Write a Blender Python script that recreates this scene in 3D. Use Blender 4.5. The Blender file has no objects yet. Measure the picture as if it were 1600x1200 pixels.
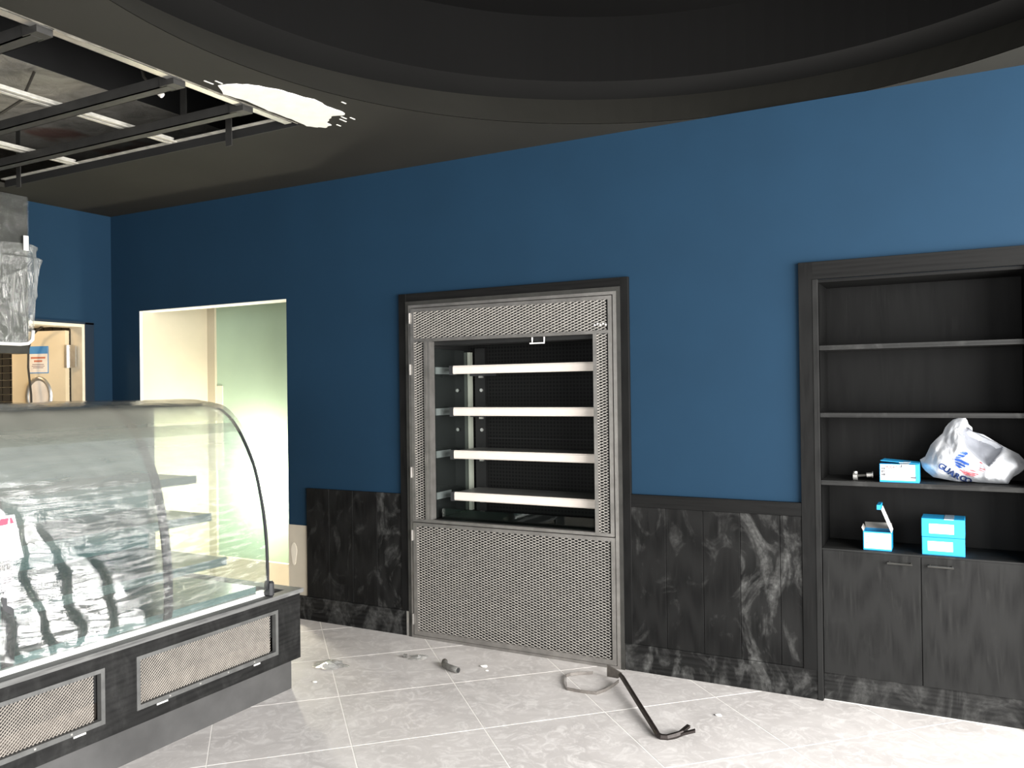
import bpy, bmesh, math, random
from mathutils import Vector, Matrix, noise
from mathutils.geometry import tessellate_polygon

random.seed(7)
scene = bpy.context.scene
C = scene.collection

# ------------------------------------------------------------------ camera
CAM = Vector((5.7412, -4.1923, 1.5))
YAW, PITCH, ROLL = math.radians(-28.211), math.radians(0.2926), math.radians(-0.7484)
fw = Vector((math.sin(YAW)*math.cos(PITCH), math.cos(YAW)*math.cos(PITCH), math.sin(PITCH)))
r0 = Vector((math.cos(YAW), -math.sin(YAW), 0)); u0 = r0.cross(fw)
rt = math.cos(ROLL)*r0 + math.sin(ROLL)*u0
up = -math.sin(ROLL)*r0 + math.cos(ROLL)*u0
cam_d = bpy.data.cameras.new('camera'); cam = bpy.data.objects.new('camera', cam_d); C.objects.link(cam)
M = Matrix(((rt.x, up.x, -fw.x, CAM.x), (rt.y, up.y, -fw.y, CAM.y), (rt.z, up.z, -fw.z, CAM.z), (0, 0, 0, 1)))
cam.matrix_world = M
cam_d.sensor_width = 36.0; cam_d.lens = 1300.6/1600*36.0; cam_d.clip_start = 0.05
scene.camera = cam

# ------------------------------------------------------------------ world, daylight, exposure
world = bpy.data.worlds.new('world'); scene.world = world; world.use_nodes = True
bg = world.node_tree.nodes['Background']; bg.inputs[0].default_value = (0.72, 0.86, 1.0, 1); bg.inputs[1].default_value = 1.2
scene.view_settings.view_transform = 'Standard'
scene.view_settings.look = 'None'
scene.view_settings.gamma = 1.0
scene.view_settings.use_curve_mapping = False
scene.view_settings.exposure = 0.0

def area(name, loc, aim, sx, sy, power, col):
    l = bpy.data.lights.new(name, 'AREA'); l.shape = 'RECTANGLE'; l.size = sx; l.size_y = sy; l.energy = power; l.color = col
    o = bpy.data.objects.new(name, l); C.objects.link(o); o.location = loc
    o.rotation_euler = (Vector(aim)-Vector(loc)).to_track_quat('-Z', 'Y').to_euler()
    return o
# daylight standing in the two glazed shop fronts (right-hand wall, and the wall behind the viewer)
area('daylight_side_window', (8.16, -3.0, 1.45), (0, -3.0, 1.15), 5.0, 2.3, 1050, (1.0, 0.985, 0.96))
area('daylight_front_window', (5.6, -7.96, 1.45), (5.6, 0, 1.2), 4.4, 2.3, 220, (1.0, 0.985, 0.96))

def point(name, loc, power, col, rad):
    l = bpy.data.lights.new(name, 'POINT'); l.energy = power; l.color = col; l.shadow_soft_size = rad
    o = bpy.data.objects.new(name, l); C.objects.link(o); o.location = loc; return o
point('recess_work_lamp', (0.92, 0.48, 0.84), 85, (1.0, 0.93, 0.76), 0.06)
point('back_room_lamp', (-0.75, -1.3, 2.35), 26, (1.0, 0.72, 0.40), 0.12)

# ------------------------------------------------------------------ material helpers
MATS = {}
def new_mat(name):
    m = bpy.data.materials.new(name); m.use_nodes = True
    MATS[name] = m
    nt = m.node_tree
    return m, nt, nt.nodes['Principled BSDF'], nt.nodes['Material Output']
def N(nt, t, **kw):
    n = nt.nodes.new(t)
    for k, v in kw.items():
        if k in n.inputs: n.inputs[k].default_value = v
        else: setattr(n, k, v)
    return n
def ramp(nt, fac, stops):
    r = nt.nodes.new('ShaderNodeValToRGB'); e = r.color_ramp.elements
    while len(e) < len(stops): e.new(0.5)
    for el, (p, c) in zip(e, stops):
        el.position = p; el.color = c if len(c) == 4 else (*c, 1)
    nt.links.new(fac, r.inputs[0]); return r
def coords(nt, scale=(1, 1, 1), obj=False):
    tc = nt.nodes.new('ShaderNodeNewGeometry'); mp = nt.nodes.new('ShaderNodeMapping')
    mp.inputs['Scale'].default_value = scale
    nt.links.new(tc.outputs['Position'], mp.inputs['Vector']); return mp.outputs['Vector']
def noise_n(nt, vec, scale, detail=4, rough=0.55, dist=0.0):
    n = N(nt, 'ShaderNodeTexNoise'); n.inputs['Scale'].default_value = scale; n.inputs['Detail'].default_value = detail
    n.inputs['Roughness'].default_value = rough; n.inputs['Distortion'].default_value = dist
    nt.links.new(vec, n.inputs['Vector']); return n.outputs['Fac']
def mixc(nt, fac, a, b):
    m = N(nt, 'ShaderNodeMix', data_type='RGBA')
    if isinstance(fac, float): m.inputs[0].default_value = fac
    else: nt.links.new(fac, m.inputs[0])
    for s, v in ((6, a), (7, b)):
        if isinstance(v, tuple): m.inputs[s].default_value = (*v[:3], 1)
        else: nt.links.new(v, m.inputs[s])
    return m.outputs[2]
def bump(nt, bs, h, strength, dist=0.01):
    b = N(nt, 'ShaderNodeBump'); b.inputs['Strength'].default_value = strength; b.inputs['Distance'].default_value = dist
    nt.links.new(h, b.inputs['Height']); nt.links.new(b.outputs[0], bs.inputs['Normal']); return b
def plain(name, col, rough=0.5, metal=0.0, var=0.12, nscale=9.0, bmp=0.0, spec=0.5):
    m, nt, bs, out = new_mat(name)
    v = coords(nt); f = noise_n(nt, v, nscale)
    a = tuple(max(0, c*(1-var)) for c in col); b = tuple(min(1, c*(1+var)) for c in col)
    r = ramp(nt, f, [(0.3, a), (0.7, b)])
    nt.links.new(r.outputs[0], bs.inputs['Base Color'])
    bs.inputs['Roughness'].default_value = rough; bs.inputs['Metallic'].default_value = metal
    bs.inputs['Specular IOR Level'].default_value = spec
    if bmp: bump(nt, bs, noise_n(nt, v, nscale*12, 3), bmp, 0.004)
    return m

# painted and plastered surfaces
plain('blue_paint', (0.0073, 0.0270, 0.053), 0.72, var=0.05, nscale=2.2, bmp=0.05, spec=0.16)
plain('blue_casing', (0.008, 0.018, 0.032), 0.6, var=0.08, nscale=5, spec=0.3)
plain('ceiling_paint', (0.026, 0.025, 0.0212), 0.8, var=0.10, nscale=1.6, bmp=0.04, spec=0.10)
plain('ledge_shade', (0.0075, 0.0073, 0.0068), 0.85, var=0.08, nscale=1.5, spec=0.2)  # ceiling black made darker so the ledge's shade sits in its colour
plain('dome_paint', (0.0028, 0.0027, 0.0026), 0.9, var=0.08, nscale=1.5, spec=0.08)
plain('beige_board', (0.46, 0.415, 0.315), 0.8, var=0.05, nscale=3, bmp=0.04)
plain('beige_wall', (0.46, 0.41, 0.33), 0.8, var=0.05, nscale=4)
plain('filler', (0.66, 0.60, 0.50), 0.85, var=0.04)
plain('green_board', (0.36, 0.48, 0.37), 0.8, var=0.05, nscale=2.5)
plain('white_plaster', (0.80, 0.78, 0.70), 0.8, var=0.06, nscale=14, bmp=0.25)
plain('dirty_plaster', (0.30, 0.28, 0.24), 0.9, var=0.45, nscale=16, bmp=0.3)
plain('cream_door', (0.72, 0.60, 0.40), 0.5, var=0.03)
plain('cream_jamb', (0.66, 0.58, 0.44), 0.6, var=0.08, nscale=12)
plain('black_tile', (0.012, 0.013, 0.016), 0.12, var=0.1)
plain('white_grout', (0.7, 0.7, 0.68), 0.8)
# metals
plain('raw_steel', (0.27, 0.257, 0.24), 0.42, 0.75, var=0.18, nscale=14, bmp=0.05)
plain('dark_steel', (0.045, 0.044, 0.040), 0.45, 0.4, var=0.25, nscale=12)
plain('mesh_steel', (0.58, 0.55, 0.51), 0.45, 0.4, var=0.15, nscale=30)
plain('grille_steel', (0.40, 0.365, 0.325), 0.5, 0.3, var=0.15, nscale=30)
plain('grille_frame', (0.095, 0.095, 0.092), 0.5, 0.3, var=0.2, nscale=20)
plain('zinc', (0.60, 0.59, 0.56), 0.35, 0.85, var=0.12, nscale=25)
plain('zinc_dusty', (0.55, 0.53, 0.47), 0.6, 0.35, var=0.25, nscale=20)
plain('grid_beam', (0.026, 0.025, 0.023), 0.6, 0.2, var=0.25, nscale=14)
plain('iron_bar', (0.028, 0.022, 0.020), 0.38, 0.5, var=0.35, nscale=30)
plain('strap_steel', (0.15, 0.135, 0.122), 0.45, 0.3, var=0.2, nscale=40)
plain('pipe_grey', (0.15, 0.145, 0.135), 0.5, 0.3, var=0.3, nscale=50)
plain('black_void', (0.006, 0.006, 0.006), 0.7)
plain('fridge_black', (0.005, 0.0052, 0.005), 0.6, var=0.2, nscale=8)
plain('shelf_strip', (0.66, 0.60, 0.54), 0.45, var=0.04, nscale=20)
plain('shelf_top', (0.19, 0.19, 0.18), 0.4, 0.2, var=0.12)
plain('side_strip_grey', (0.10, 0.115, 0.11), 0.4, var=0.1)
plain('post_white', (0.34, 0.36, 0.30), 0.4, var=0.08)
plain('black_rubber', (0.022, 0.023, 0.025), 0.45, var=0.2, nscale=30)
plain('white_rail', (0.66, 0.67, 0.65), 0.4, var=0.06, nscale=18)
plain('case_grey', (0.13, 0.205, 0.205), 0.35, 0.1, var=0.06, nscale=3)
plain('case_shelf', (0.13, 0.165, 0.165), 0.3, 0.2, var=0.08)
plain('box_blue', (0.010, 0.27, 0.55), 0.45, var=0.04)
plain('box_inner', (0.42, 0.40, 0.37), 0.8)
plain('paper_white', (0.85, 0.84, 0.82), 0.6, var=0.02)
plain('tape', (0.30, 0.40, 0.50), 0.25, var=0.15, nscale=60)
plain('ink_dark', (0.06, 0.06, 0.07), 0.7)
plain('ink_pink', (0.22, 0.14, 0.14), 0.7)
plain('ink_red', (0.62, 0.05, 0.09), 0.6)
plain('logo_blue', (0.008, 0.05, 0.24), 0.5)
plain('logo_red', (0.50, 0.03, 0.045), 0.5)
plain('letter_blue', (0.015, 0.035, 0.12), 0.5)
plain('sign_blue', (0.06, 0.24, 0.50), 0.5)
plain('sign_paper', (0.80, 0.72, 0.62), 0.6)
plain('sign_red', (0.55, 0.16, 0.08), 0.6)
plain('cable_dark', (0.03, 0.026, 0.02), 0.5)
plain('scrap_white', (0.8, 0.78, 0.74), 0.5)
plain('mortar_dab', (0.35, 0.34, 0.32), 0.9)

# black stained wood, grain vertical (axis 2) or along x / y, with optional plaster dust smears
def wood(name, axis, dust=0.0, base=0.0055, rough=0.6, dlo=0.56):
    m, nt, bs, out = new_mat(name)
    sc = [26, 26, 26]; sc[axis] = 2.2
    v = coords(nt, tuple(sc)); g = noise_n(nt, v, 1.0, 6, 0.6, 1.6)
    wv = N(nt, 'ShaderNodeTexWave', wave_type='RINGS'); wv.inputs['Scale'].default_value = 0.55; wv.inputs['Distortion'].default_value = 9
    wv.inputs['Detail'].default_value = 3; wv.inputs['Detail Scale'].default_value = 0.6
    nt.links.new(v, wv.inputs['Vector'])
    r = ramp(nt, g, [(0.30, (base*0.55,)*3), (0.55, (base, base, base*0.97)), (0.8, (base*2.1, base*2.1, base*2.0))])
    col = mixc(nt, wv.outputs['Fac'], r.outputs[0], (base*1.2, base*1.2, base*1.17))
    rgh = None
    if dust > 0:
        vd = coords(nt, (1, 1, 0.62)); d1 = noise_n(nt, vd, 5.5, 5, 0.6, 2.2)
        rd = ramp(nt, d1, [(dlo, (0, 0, 0)), (dlo+0.26, (1, 1, 1))])
        d2 = noise_n(nt, coords(nt), 38, 4, 0.7); r2 = ramp(nt, d2, [(0.35, (0.25,)*3), (0.75, (1,)*3)])
        mm = N(nt, 'ShaderNodeMath', operation='MULTIPLY'); nt.links.new(rd.outputs[0], mm.inputs[0]); nt.links.new(r2.outputs[0], mm.inputs[1])
        mx = N(nt, 'ShaderNodeMath', operation='MULTIPLY'); nt.links.new(mm.outputs[0], mx.inputs[0]); mx.inputs[1].default_value = dust
        gm = N(nt, 'ShaderNodeMath', operation='MULTIPLY_ADD'); nt.links.new(wv.outputs['Fac'], gm.inputs[0]); gm.inputs[1].default_value = 0.035*dust; gm.inputs[2].default_value = 0.0
        ad = N(nt, 'ShaderNodeMath', operation='ADD'); nt.links.new(mx.outputs[0], ad.inputs[0]); nt.links.new(gm.outputs[0], ad.inputs[1])
        col = mixc(nt, ad.outputs[0], col, (0.14, 0.14, 0.135))
    nt.links.new(col, bs.inputs['Base Color']); bs.inputs['Roughness'].default_value = rough
    bs.inputs['Specular IOR Level'].default_value = 0.12
    bump(nt, bs, g, 0.25, 0.002)
    return m
wood('wood_v', 2); wood('wood_h', 0); wood('wood_y', 1, base=0.010)
wood('wood_dusty', 2, dust=0.8, dlo=0.48); wood('wood_base', 0, dust=0.75, dlo=0.47); wood('wood_dim_dusty', 2, dust=0.45)
wood('wood_cabinet', 2, dust=0.06, base=0.011); wood('counter_black', 1, dust=0.12, base=0.009, dlo=0.45); wood('counter_slab', 1, dust=0.4, base=0.10)
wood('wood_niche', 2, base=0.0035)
wood('wood_shelf', 0, dust=0.3, base=0.016)
wood('plinth_dusty', 0, dust=0.5, base=0.010, dlo=0.46)
plain('grille_back', (0.075, 0.062, 0.052), 0.7, var=0.3, nscale=9)
plain('kick_grey', (0.050, 0.049, 0.048), 0.6, var=0.25, nscale=5)

# dusty porcelain floor tile
def tile_mat():
    m, nt, bs, out = new_mat('floor_tile')
    v = coords(nt); a = noise_n(nt, v, 2.0, 8, 0.62, 1.2); b = noise_n(nt, v, 9.0, 7, 0.7, 2.4)
    r = ramp(nt, a, [(0.30, (0.43, 0.405, 0.39)), (0.55, (0.53, 0.50, 0.482)), (0.75, (0.60, 0.57, 0.55))])
    r2 = ramp(nt, b, [(0.47, (0, 0, 0)), (0.66, (0.8,)*3)])
    col = mixc(nt, r2.outputs[0], r.outputs[0], (0.68, 0.652, 0.63))
    nt.links.new(col, bs.inputs['Base Color'])
    rr = ramp(nt, b, [(0.3, (0.42,)*3), (0.75, (0.75,)*3)]); nt.links.new(rr.outputs[0], bs.inputs['Roughness'])
    bs.inputs['Specular IOR Level'].default_value = 0.35
    return m
tile_mat()
plain('grout', (0.86, 0.83, 0.79), 0.85, var=0.05)

# concrete above the open ceiling
def concrete():
    m, nt, bs, out = new_mat('rough_concrete')
    v = coords(nt); a = noise_n(nt, v, 5, 8, 0.7, 0.8); b = noise_n(nt, v, 1.7, 3, 0.5)
    r = ramp(nt, a, [(0.3, (0.16, 0.15, 0.13)), (0.7, (0.36, 0.34, 0.30))])
    rb = ramp(nt, b, [(0.60, (0, 0, 0)), (0.68, (0.8,)*3)])
    nt.links.new(mixc(nt, rb.outputs[0], r.outputs[0], (0.16, 0.065, 0.045)), bs.inputs['Base Color'])
    bs.inputs['Roughness'].default_value = 0.95; bump(nt, bs, a, 0.8, 0.03)
concrete()

# fridge back panel: punched steel with a square hole grid
def perforated():
    m, nt, bs, out = new_mat('perforated_black')
    v = coords(nt, (1, 1, 1)); sx = N(nt, 'ShaderNodeSeparateXYZ'); nt.links.new(v, sx.inputs[0])
    outs = []
    for s in ('X', 'Z'):
        mu = N(nt, 'ShaderNodeMath', operation='MULTIPLY'); nt.links.new(sx.outputs[s], mu.inputs[0]); mu.inputs[1].default_value = 44
        fr = N(nt, 'ShaderNodeMath', operation='FRACT'); nt.links.new(mu.outputs[0], fr.inputs[0])
        su = N(nt, 'ShaderNodeMath', operation='SUBTRACT'); nt.links.new(fr.outputs[0], su.inputs[0]); su.inputs[1].default_value = 0.5
        ab = N(nt, 'ShaderNodeMath', operation='ABSOLUTE'); nt.links.new(su.outputs[0], ab.inputs[0]); outs.append(ab.outputs[0])
    mx = N(nt, 'ShaderNodeMath', operation='MAXIMUM'); nt.links.new(outs[0], mx.inputs[0]); nt.links.new(outs[1], mx.inputs[1])
    r = ramp(nt, mx.outputs[0], [(0.26, (0.001,)*3), (0.32, (0.0085, 0.0088, 0.0082))])
    nt.links.new(r.outputs[0], bs.inputs['Base Color']); bs.inputs['Roughness'].default_value = 0.6; bs.inputs['Specular IOR Level'].default_value = 0.2
perforated()

def thin_glass(name, tint=(0.9, 0.97, 0.95), gl=1.0, rough=0.02):
    m, nt, bs, out = new_mat(name); nt.nodes.remove(bs)
    t = N(nt, 'ShaderNodeBsdfTransparent'); t.inputs[0].default_value = (*tint, 1)
    g = N(nt, 'ShaderNodeBsdfGlossy'); g.inputs['Roughness'].default_value = rough
    f = N(nt, 'ShaderNodeFresnel'); f.inputs[0].default_value = 1.45
    mu = N(nt, 'ShaderNodeMath', operation='MULTIPLY'); mu.inputs[1].default_value = gl; nt.links.new(f.outputs[0], mu.inputs[0])
    mx = N(nt, 'ShaderNodeMixShader'); nt.links.new(mu.outputs[0], mx.inputs[0]); nt.links.new(t.outputs[0], mx.inputs[1]); nt.links.new(g.outputs[0], mx.inputs[2])
    nt.links.new(mx.outputs[0], out.inputs[0]); return m
thin_glass('glass')
plain('mirror_dark', (0.10, 0.115, 0.11), 0.06, 0.9, var=0.05)

# stretch film: see-through, milky where it is doubled, sharp glints on its creases
def film(name, haze_lo, haze_hi, glint, bstr, stretch, hscale=2.0, hcol=(0.50, 0.51, 0.47)):
    m, nt, bs, out = new_mat(name); nt.nodes.remove(bs)
    t = N(nt, 'ShaderNodeBsdfTransparent'); t.inputs[0].default_value = (0.93, 0.96, 0.95, 1)
    d = N(nt, 'ShaderNodeBsdfDiffuse'); d.inputs[0].default_value = (*hcol, 1)
    tl = N(nt, 'ShaderNodeBsdfTranslucent'); tl.inputs[0].default_value = (*hcol, 1)
    ms = N(nt, 'ShaderNodeMixShader'); ms.inputs[0].default_value = 0.45; nt.links.new(d.outputs[0], ms.inputs[1]); nt.links.new(tl.outputs[0], ms.inputs[2])
    v = coords(nt, stretch)
    h = noise_n(nt, v, hscale, 5, 0.6, 1.5); hr = ramp(nt, h, [(0.30, (haze_lo,)*3), (0.70, (haze_hi,)*3)])
    m1 = N(nt, 'ShaderNodeMixShader'); nt.links.new(hr.outputs[0], m1.inputs[0]); nt.links.new(t.outputs[0], m1.inputs[1]); nt.links.new(ms.outputs[0], m1.inputs[2])
    g = N(nt, 'ShaderNodeBsdfGlossy'); g.inputs['Roughness'].default_value = 0.11
    bh = noise_n(nt, v, 9.0, 5, 0.65, 1.0); b = N(nt, 'ShaderNodeBump'); b.inputs['Strength'].default_value = bstr; b.inputs['Distance'].default_value = 0.05
    nt.links.new(bh, b.inputs['Height']); nt.links.new(b.outputs[0], g.inputs['Normal'])
    lw = N(nt, 'ShaderNodeFresnel'); lw.inputs[0].default_value = 1.5; nt.links.new(b.outputs[0], lw.inputs['Normal'])
    mu = N(nt, 'ShaderNodeMath', operation='MULTIPLY_ADD'); mu.inputs[1].default_value = 1.0; mu.inputs[2].default_value = glint; nt.links.new(lw.outputs[0], mu.inputs[0])
    m2 = N(nt, 'ShaderNodeMixShader'); nt.links.new(mu.outputs[0], m2.inputs[0]); nt.links.new(m1.outputs[0], m2.inputs[1]); nt.links.new(g.outputs[0], m2.inputs[2])
    nt.links.new(m2.outputs[0], out.inputs[0]); return m
film('case_film', 0.01, 0.16, 0.17, 0.30, (1.0, 0.45, 4.0))
_nt = MATS['case_film'].node_tree          # the film is doubled towards the top of the case
_ge = N(_nt, 'ShaderNodeNewGeometry'); _sx = N(_nt, 'ShaderNodeSeparateXYZ'); _nt.links.new(_ge.outputs['Position'], _sx.inputs[0])
_mr = N(_nt, 'ShaderNodeMapRange'); _mr.inputs['From Min'].default_value = 0.86; _mr.inputs['From Max'].default_value = 1.22; _mr.inputs['To Min'].default_value = 0.0; _mr.inputs['To Max'].default_value = 0.46
_nt.links.new(_sx.outputs['Z'], _mr.inputs['Value'])
for _n in [n for n in _nt.nodes if n.type == 'VALTORGB']:
    _lk = [l for l in _nt.links if l.from_node == _n][0]; _to = _lk.to_socket
    _ad = N(_nt, 'ShaderNodeMath', operation='ADD'); _nt.links.new(_n.outputs[0], _ad.inputs[0]); _nt.links.new(_mr.outputs[0], _ad.inputs[1]); _nt.links.new(_ad.outputs[0], _to)
film('loose_film', 0.35, 0.75, 0.06, 0.5, (1, 1, 0.5))
film('lid_film', 0.72, 0.80, 0.0, 0.1, (1, 0.4, 1), 2.0, (0.40, 0.39, 0.335))
film('torn_film', 0.24, 0.52, 0.04, 0.5, (1, 3, 0.6))
film('wrap_film', 0.05, 0.22, 0.03, 0.6, (1, 0.5, 1.6))
_nt = MATS['lid_film'].node_tree           # single layer near its lower edge
_ge = N(_nt, 'ShaderNodeNewGeometry'); _sx = N(_nt, 'ShaderNodeSeparateXYZ'); _nt.links.new(_ge.outputs['Position'], _sx.inputs[0])
_mr = N(_nt, 'ShaderNodeMapRange'); _mr.inputs['From Min'].default_value = 1.29; _mr.inputs['From Max'].default_value = 1.42; _mr.inputs['To Min'].default_value = 0.15; _mr.inputs['To Max'].default_value = 1.0
_nt.links.new(_sx.outputs['Z'], _mr.inputs['Value'])
for _n in [n for n in _nt.nodes if n.type == 'VALTORGB']:
    _to = [l for l in _nt.links if l.from_node == _n][0].to_socket
    _ad = N(_nt, 'ShaderNodeMath', operation='MULTIPLY'); _nt.links.new(_n.outputs[0], _ad.inputs[0]); _nt.links.new(_mr.outputs[0], _ad.inputs[1]); _nt.links.new(_ad.outputs[0], _to)
film('scrap_film', 0.65, 0.97, 0.12, 1.0, (1, 1, 1), 20, (0.85, 0.84, 0.81))

plain('bag_inside_shade', (0.27, 0.28, 0.31), 0.4, var=0.12, nscale=20)  # grey holds the shade inside the mouth and the thin layer's show-through
def bag_mat():
    m, nt, bs, out = new_mat('bag_plastic')
    v = coords(nt); f = noise_n(nt, v, 22, 5, 0.6, 1.0)
    r = ramp(nt, f, [(0.3, (0.56, 0.585, 0.63)), (0.7, (0.80, 0.81, 0.83))]); nt.links.new(r.outputs[0], bs.inputs['Base Color'])
    bs.inputs['Roughness'].default_value = 0.35; bump(nt, bs, f, 0.35, 0.012)
bag_mat()

# ------------------------------------------------------------------ object helpers
def tag(o, label=None, cat=None, group=None, kind=None):
    if label: o['label'] = label
    if cat: o['category'] = cat
    if group: o['group'] = group
    if kind: o['kind'] = kind
    return o
def obj(name, me, mat, parent=None, smooth=False):
    if isinstance(me, bmesh.types.BMesh):
        bm = me; bmesh.ops.recalc_face_normals(bm, faces=bm.faces); me = bpy.data.meshes.new(name); bm.to_mesh(me); bm.free()
    if mat is not None and not me.materials:
        me.materials.append(MATS[mat])
    if smooth:
        for p in me.polygons: p.use_smooth = True
    o = bpy.data.objects.new(name, me); C.objects.link(o)
    if parent is not None:
        o.parent = parent
        if parent.parent is not None: o.matrix_parent_inverse = Matrix.Identity(4)
    return o
def empty(name, loc=(0, 0, 0), label=None, cat=None, group=None, kind=None):
    o = bpy.data.objects.new(name, None); C.objects.link(o); o.location = loc; o.empty_display_size = 0.1
    return tag(o, label, cat, group, kind)
def B(): return bmesh.new()
def box(bm, x0, x1, y0, y1, z0, z1, bev=0.0):
    vs = [bm.verts.new(p) for p in ((x0, y0, z0), (x1, y0, z0), (x1, y1, z0), (x0, y1, z0), (x0, y0, z1), (x1, y0, z1), (x1, y1, z1), (x0, y1, z1))]
    fs = [bm.faces.new([vs[i] for i in f]) for f in ((0, 3, 2, 1), (4, 5, 6, 7), (0, 1, 5, 4), (1, 2, 6, 5), (2, 3, 7, 6), (3, 0, 4, 7))]
    if bev:
        es = list({e for f in fs for e in f.edges}); bmesh.ops.bevel(bm, geom=es, offset=bev, segments=1, affect='EDGES')
    return bm
def bx(name, b, mat, parent=None, bev=0.0):
    """box object; coordinates are relative to the parent's origin"""
    return obj(name, box(B(), *b, bev=bev), mat, parent)
def tube(bm, pts, r, n=8, cap=True, flat=None):
    pts = [Vector(p) for p in pts]; rings = []; prev = None
    for i, p in enumerate(pts):
        d = (pts[min(i+1, len(pts)-1)]-pts[max(i-1, 0)]).normalized()
        if prev is None:
            a = Vector((0, 0, 1)) if abs(d.z) < 0.9 else Vector((1, 0, 0)); u = d.cross(a).normalized()
        else:
            u = (prev-d*prev.dot(d)).normalized()
        w = d.cross(u); prev = u; rr = r[i] if isinstance(r, (list, tuple)) else r
        ring = []
        for k in range(n):
            t = 2*math.pi*k/n
            ring.append(bm.verts.new(p+u*math.cos(t)*rr+w*math.sin(t)*rr))
        rings.append(ring)
    for a, b in zip(rings, rings[1:]):
        for k in range(n): bm.faces.new((a[k], a[(k+1) % n], b[(k+1) % n], b[k]))
    if cap:
        bm.faces.new(rings[0][::-1]); bm.faces.new(rings[-1])
    return bm
def ribbon(bm, path, w, t, upv=(0, 0, 1)):
    """rectangular strip swept along path; w along upv, t across"""
    path = [Vector(p) for p in path]; upv = Vector(upv); rings = []
    for i, p in enumerate(path):
        d = (path[min(i+1, len(path)-1)]-path[max(i-1, 0)]).normalized(); s = d.cross(upv).normalized()
        rings.append([bm.verts.new(p+s*a*t/2+upv*b*w/2) for a, b in ((-1, -1), (1, -1), (1, 1), (-1, 1))])
    for a, b in zip(rings, rings[1:]):
        for k in range(4): bm.faces.new((a[k], a[(k+1) % 4], b[(k+1) % 4], b[k]))
    bm.faces.new(rings[0][::-1]); bm.faces.new(rings[-1]); return bm
def poly_prism(bm, pts2, f0, f1):
    """2-D outline extruded between two mapping functions"""
    a = [bm.verts.new(f0(*p)) for p in pts2]; b = [bm.verts.new(f1(*p)) for p in pts2]
    tris = tessellate_polygon([[Vector((p[0], p[1], 0)) for p in pts2]])
    for t in tris:
        bm.faces.new([a[i] for i in t]); bm.faces.new([b[i] for i in reversed(t)])
    n = len(pts2)
    for i in range(n): bm.faces.new((a[i], a[(i+1) % n], b[(i+1) % n], b[i]))
    return bm
def frame_xz(bm, x0, x1, z0, z1, w, y0, y1):
    """rectangular ring lying in the x-z plane; w = (left, right, bottom, top) widths"""
    l, r, b, t = w if isinstance(w, tuple) else (w,)*4
    box(bm, x0, x0+l, y0, y1, z0, z1); box(bm, x1-r, x1, y0, y1, z0, z1)
    box(bm, x0+l, x1-r, y0, y1, z0, z0+b); box(bm, x0+l, x1-r, y0, y1, z1-t, z1); return bm
def expanded(u0, u1, v0, v1, L, S, w, fn, tilt=0.005, flip=1):
    """expanded-metal strands as real ribbons; fn(u, v, d) maps to space, d = towards the viewer"""
    vs, fs = [], []
    ni = int((u1-u0)/L)+2; nj = int((v1-v0)/(S/2))+2
    for j in range(nj):
        for i in range(-1, ni):
            a = (u0+i*L+(j % 2)*L/2, v0+j*S/2)
            for sx in (-1, 1):
                b = (a[0]+sx*L/2, a[1]+S/2)
                if min(a[0], b[0]) < u0-1e-6 or max(a[0], b[0]) > u1+1e-6 or b[1] > v1+1e-6: continue
                k = len(vs); h = w/2
                # a short overlap along the strand, lower edge towards the viewer
                for (pu, pv) in (a, b):
                    for sg in (-1, 1):
                        for th in (-0.5, 0.5):
                            if tilt is None: vs.append(fn(pu, pv+sg*h*0.20+th*0.0018, flip*sg*h*0.98))
                            else: vs.append(fn(pu, pv+sg*h, -sg*tilt-th*0.0016))
                fs += [(k, k+4, k+6, k+2), (k+1, k+3, k+7, k+5), (k, k+1, k+5, k+4), (k+2, k+6, k+7, k+3)]
    me = bpy.data.meshes.new('expanded_mesh'); me.from_pydata(vs, [], fs); me.update(); return me

# ================================================================== SETTING
H = 2.86
# ---- floor: grout bed plus diagonal tiles
floor = bx('floor', (-2.6, 8.2, -8.0, 1.4, -0.12, -0.0008), 'grout'); tag(floor, kind='structure')
D1, D2, A0, B0 = 0.845, 0.8155, 4.045, 2.86     # x-y = A0+k*D1 ; x+y = B0+k*D2
def clip(poly, rect):
    def cut(ps, ins, inter):
        out = []
        for i, p in enumerate(ps):
            q = ps[(i+1) % len(ps)]
            if ins(p):
                out.append(p)
                if not ins(q): out.append(inter(p, q))
            elif ins(q): out.append(inter(p, q))
        return out
    x0, x1, y0, y1 = rect
    ix = lambda X: (lambda p, q: (X, p[1]+(q[1]-p[1])*(X-p[0])/(q[0]-p[0])))
    iy = lambda Y: (lambda p, q: (p[0]+(q[0]-p[0])*(Y-p[1])/(q[1]-p[1]), Y))
    for ins, it in ((lambda p: p[0] >= x0, ix(x0)), (lambda p: p[0] <= x1, ix(x1)), (lambda p: p[1] >= y0, iy(y0)), (lambda p: p[1] <= y1, iy(y1))):
        if poly: poly = cut(poly, ins, it)
    return poly
tile_me = None; gap = 0.0042
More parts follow.
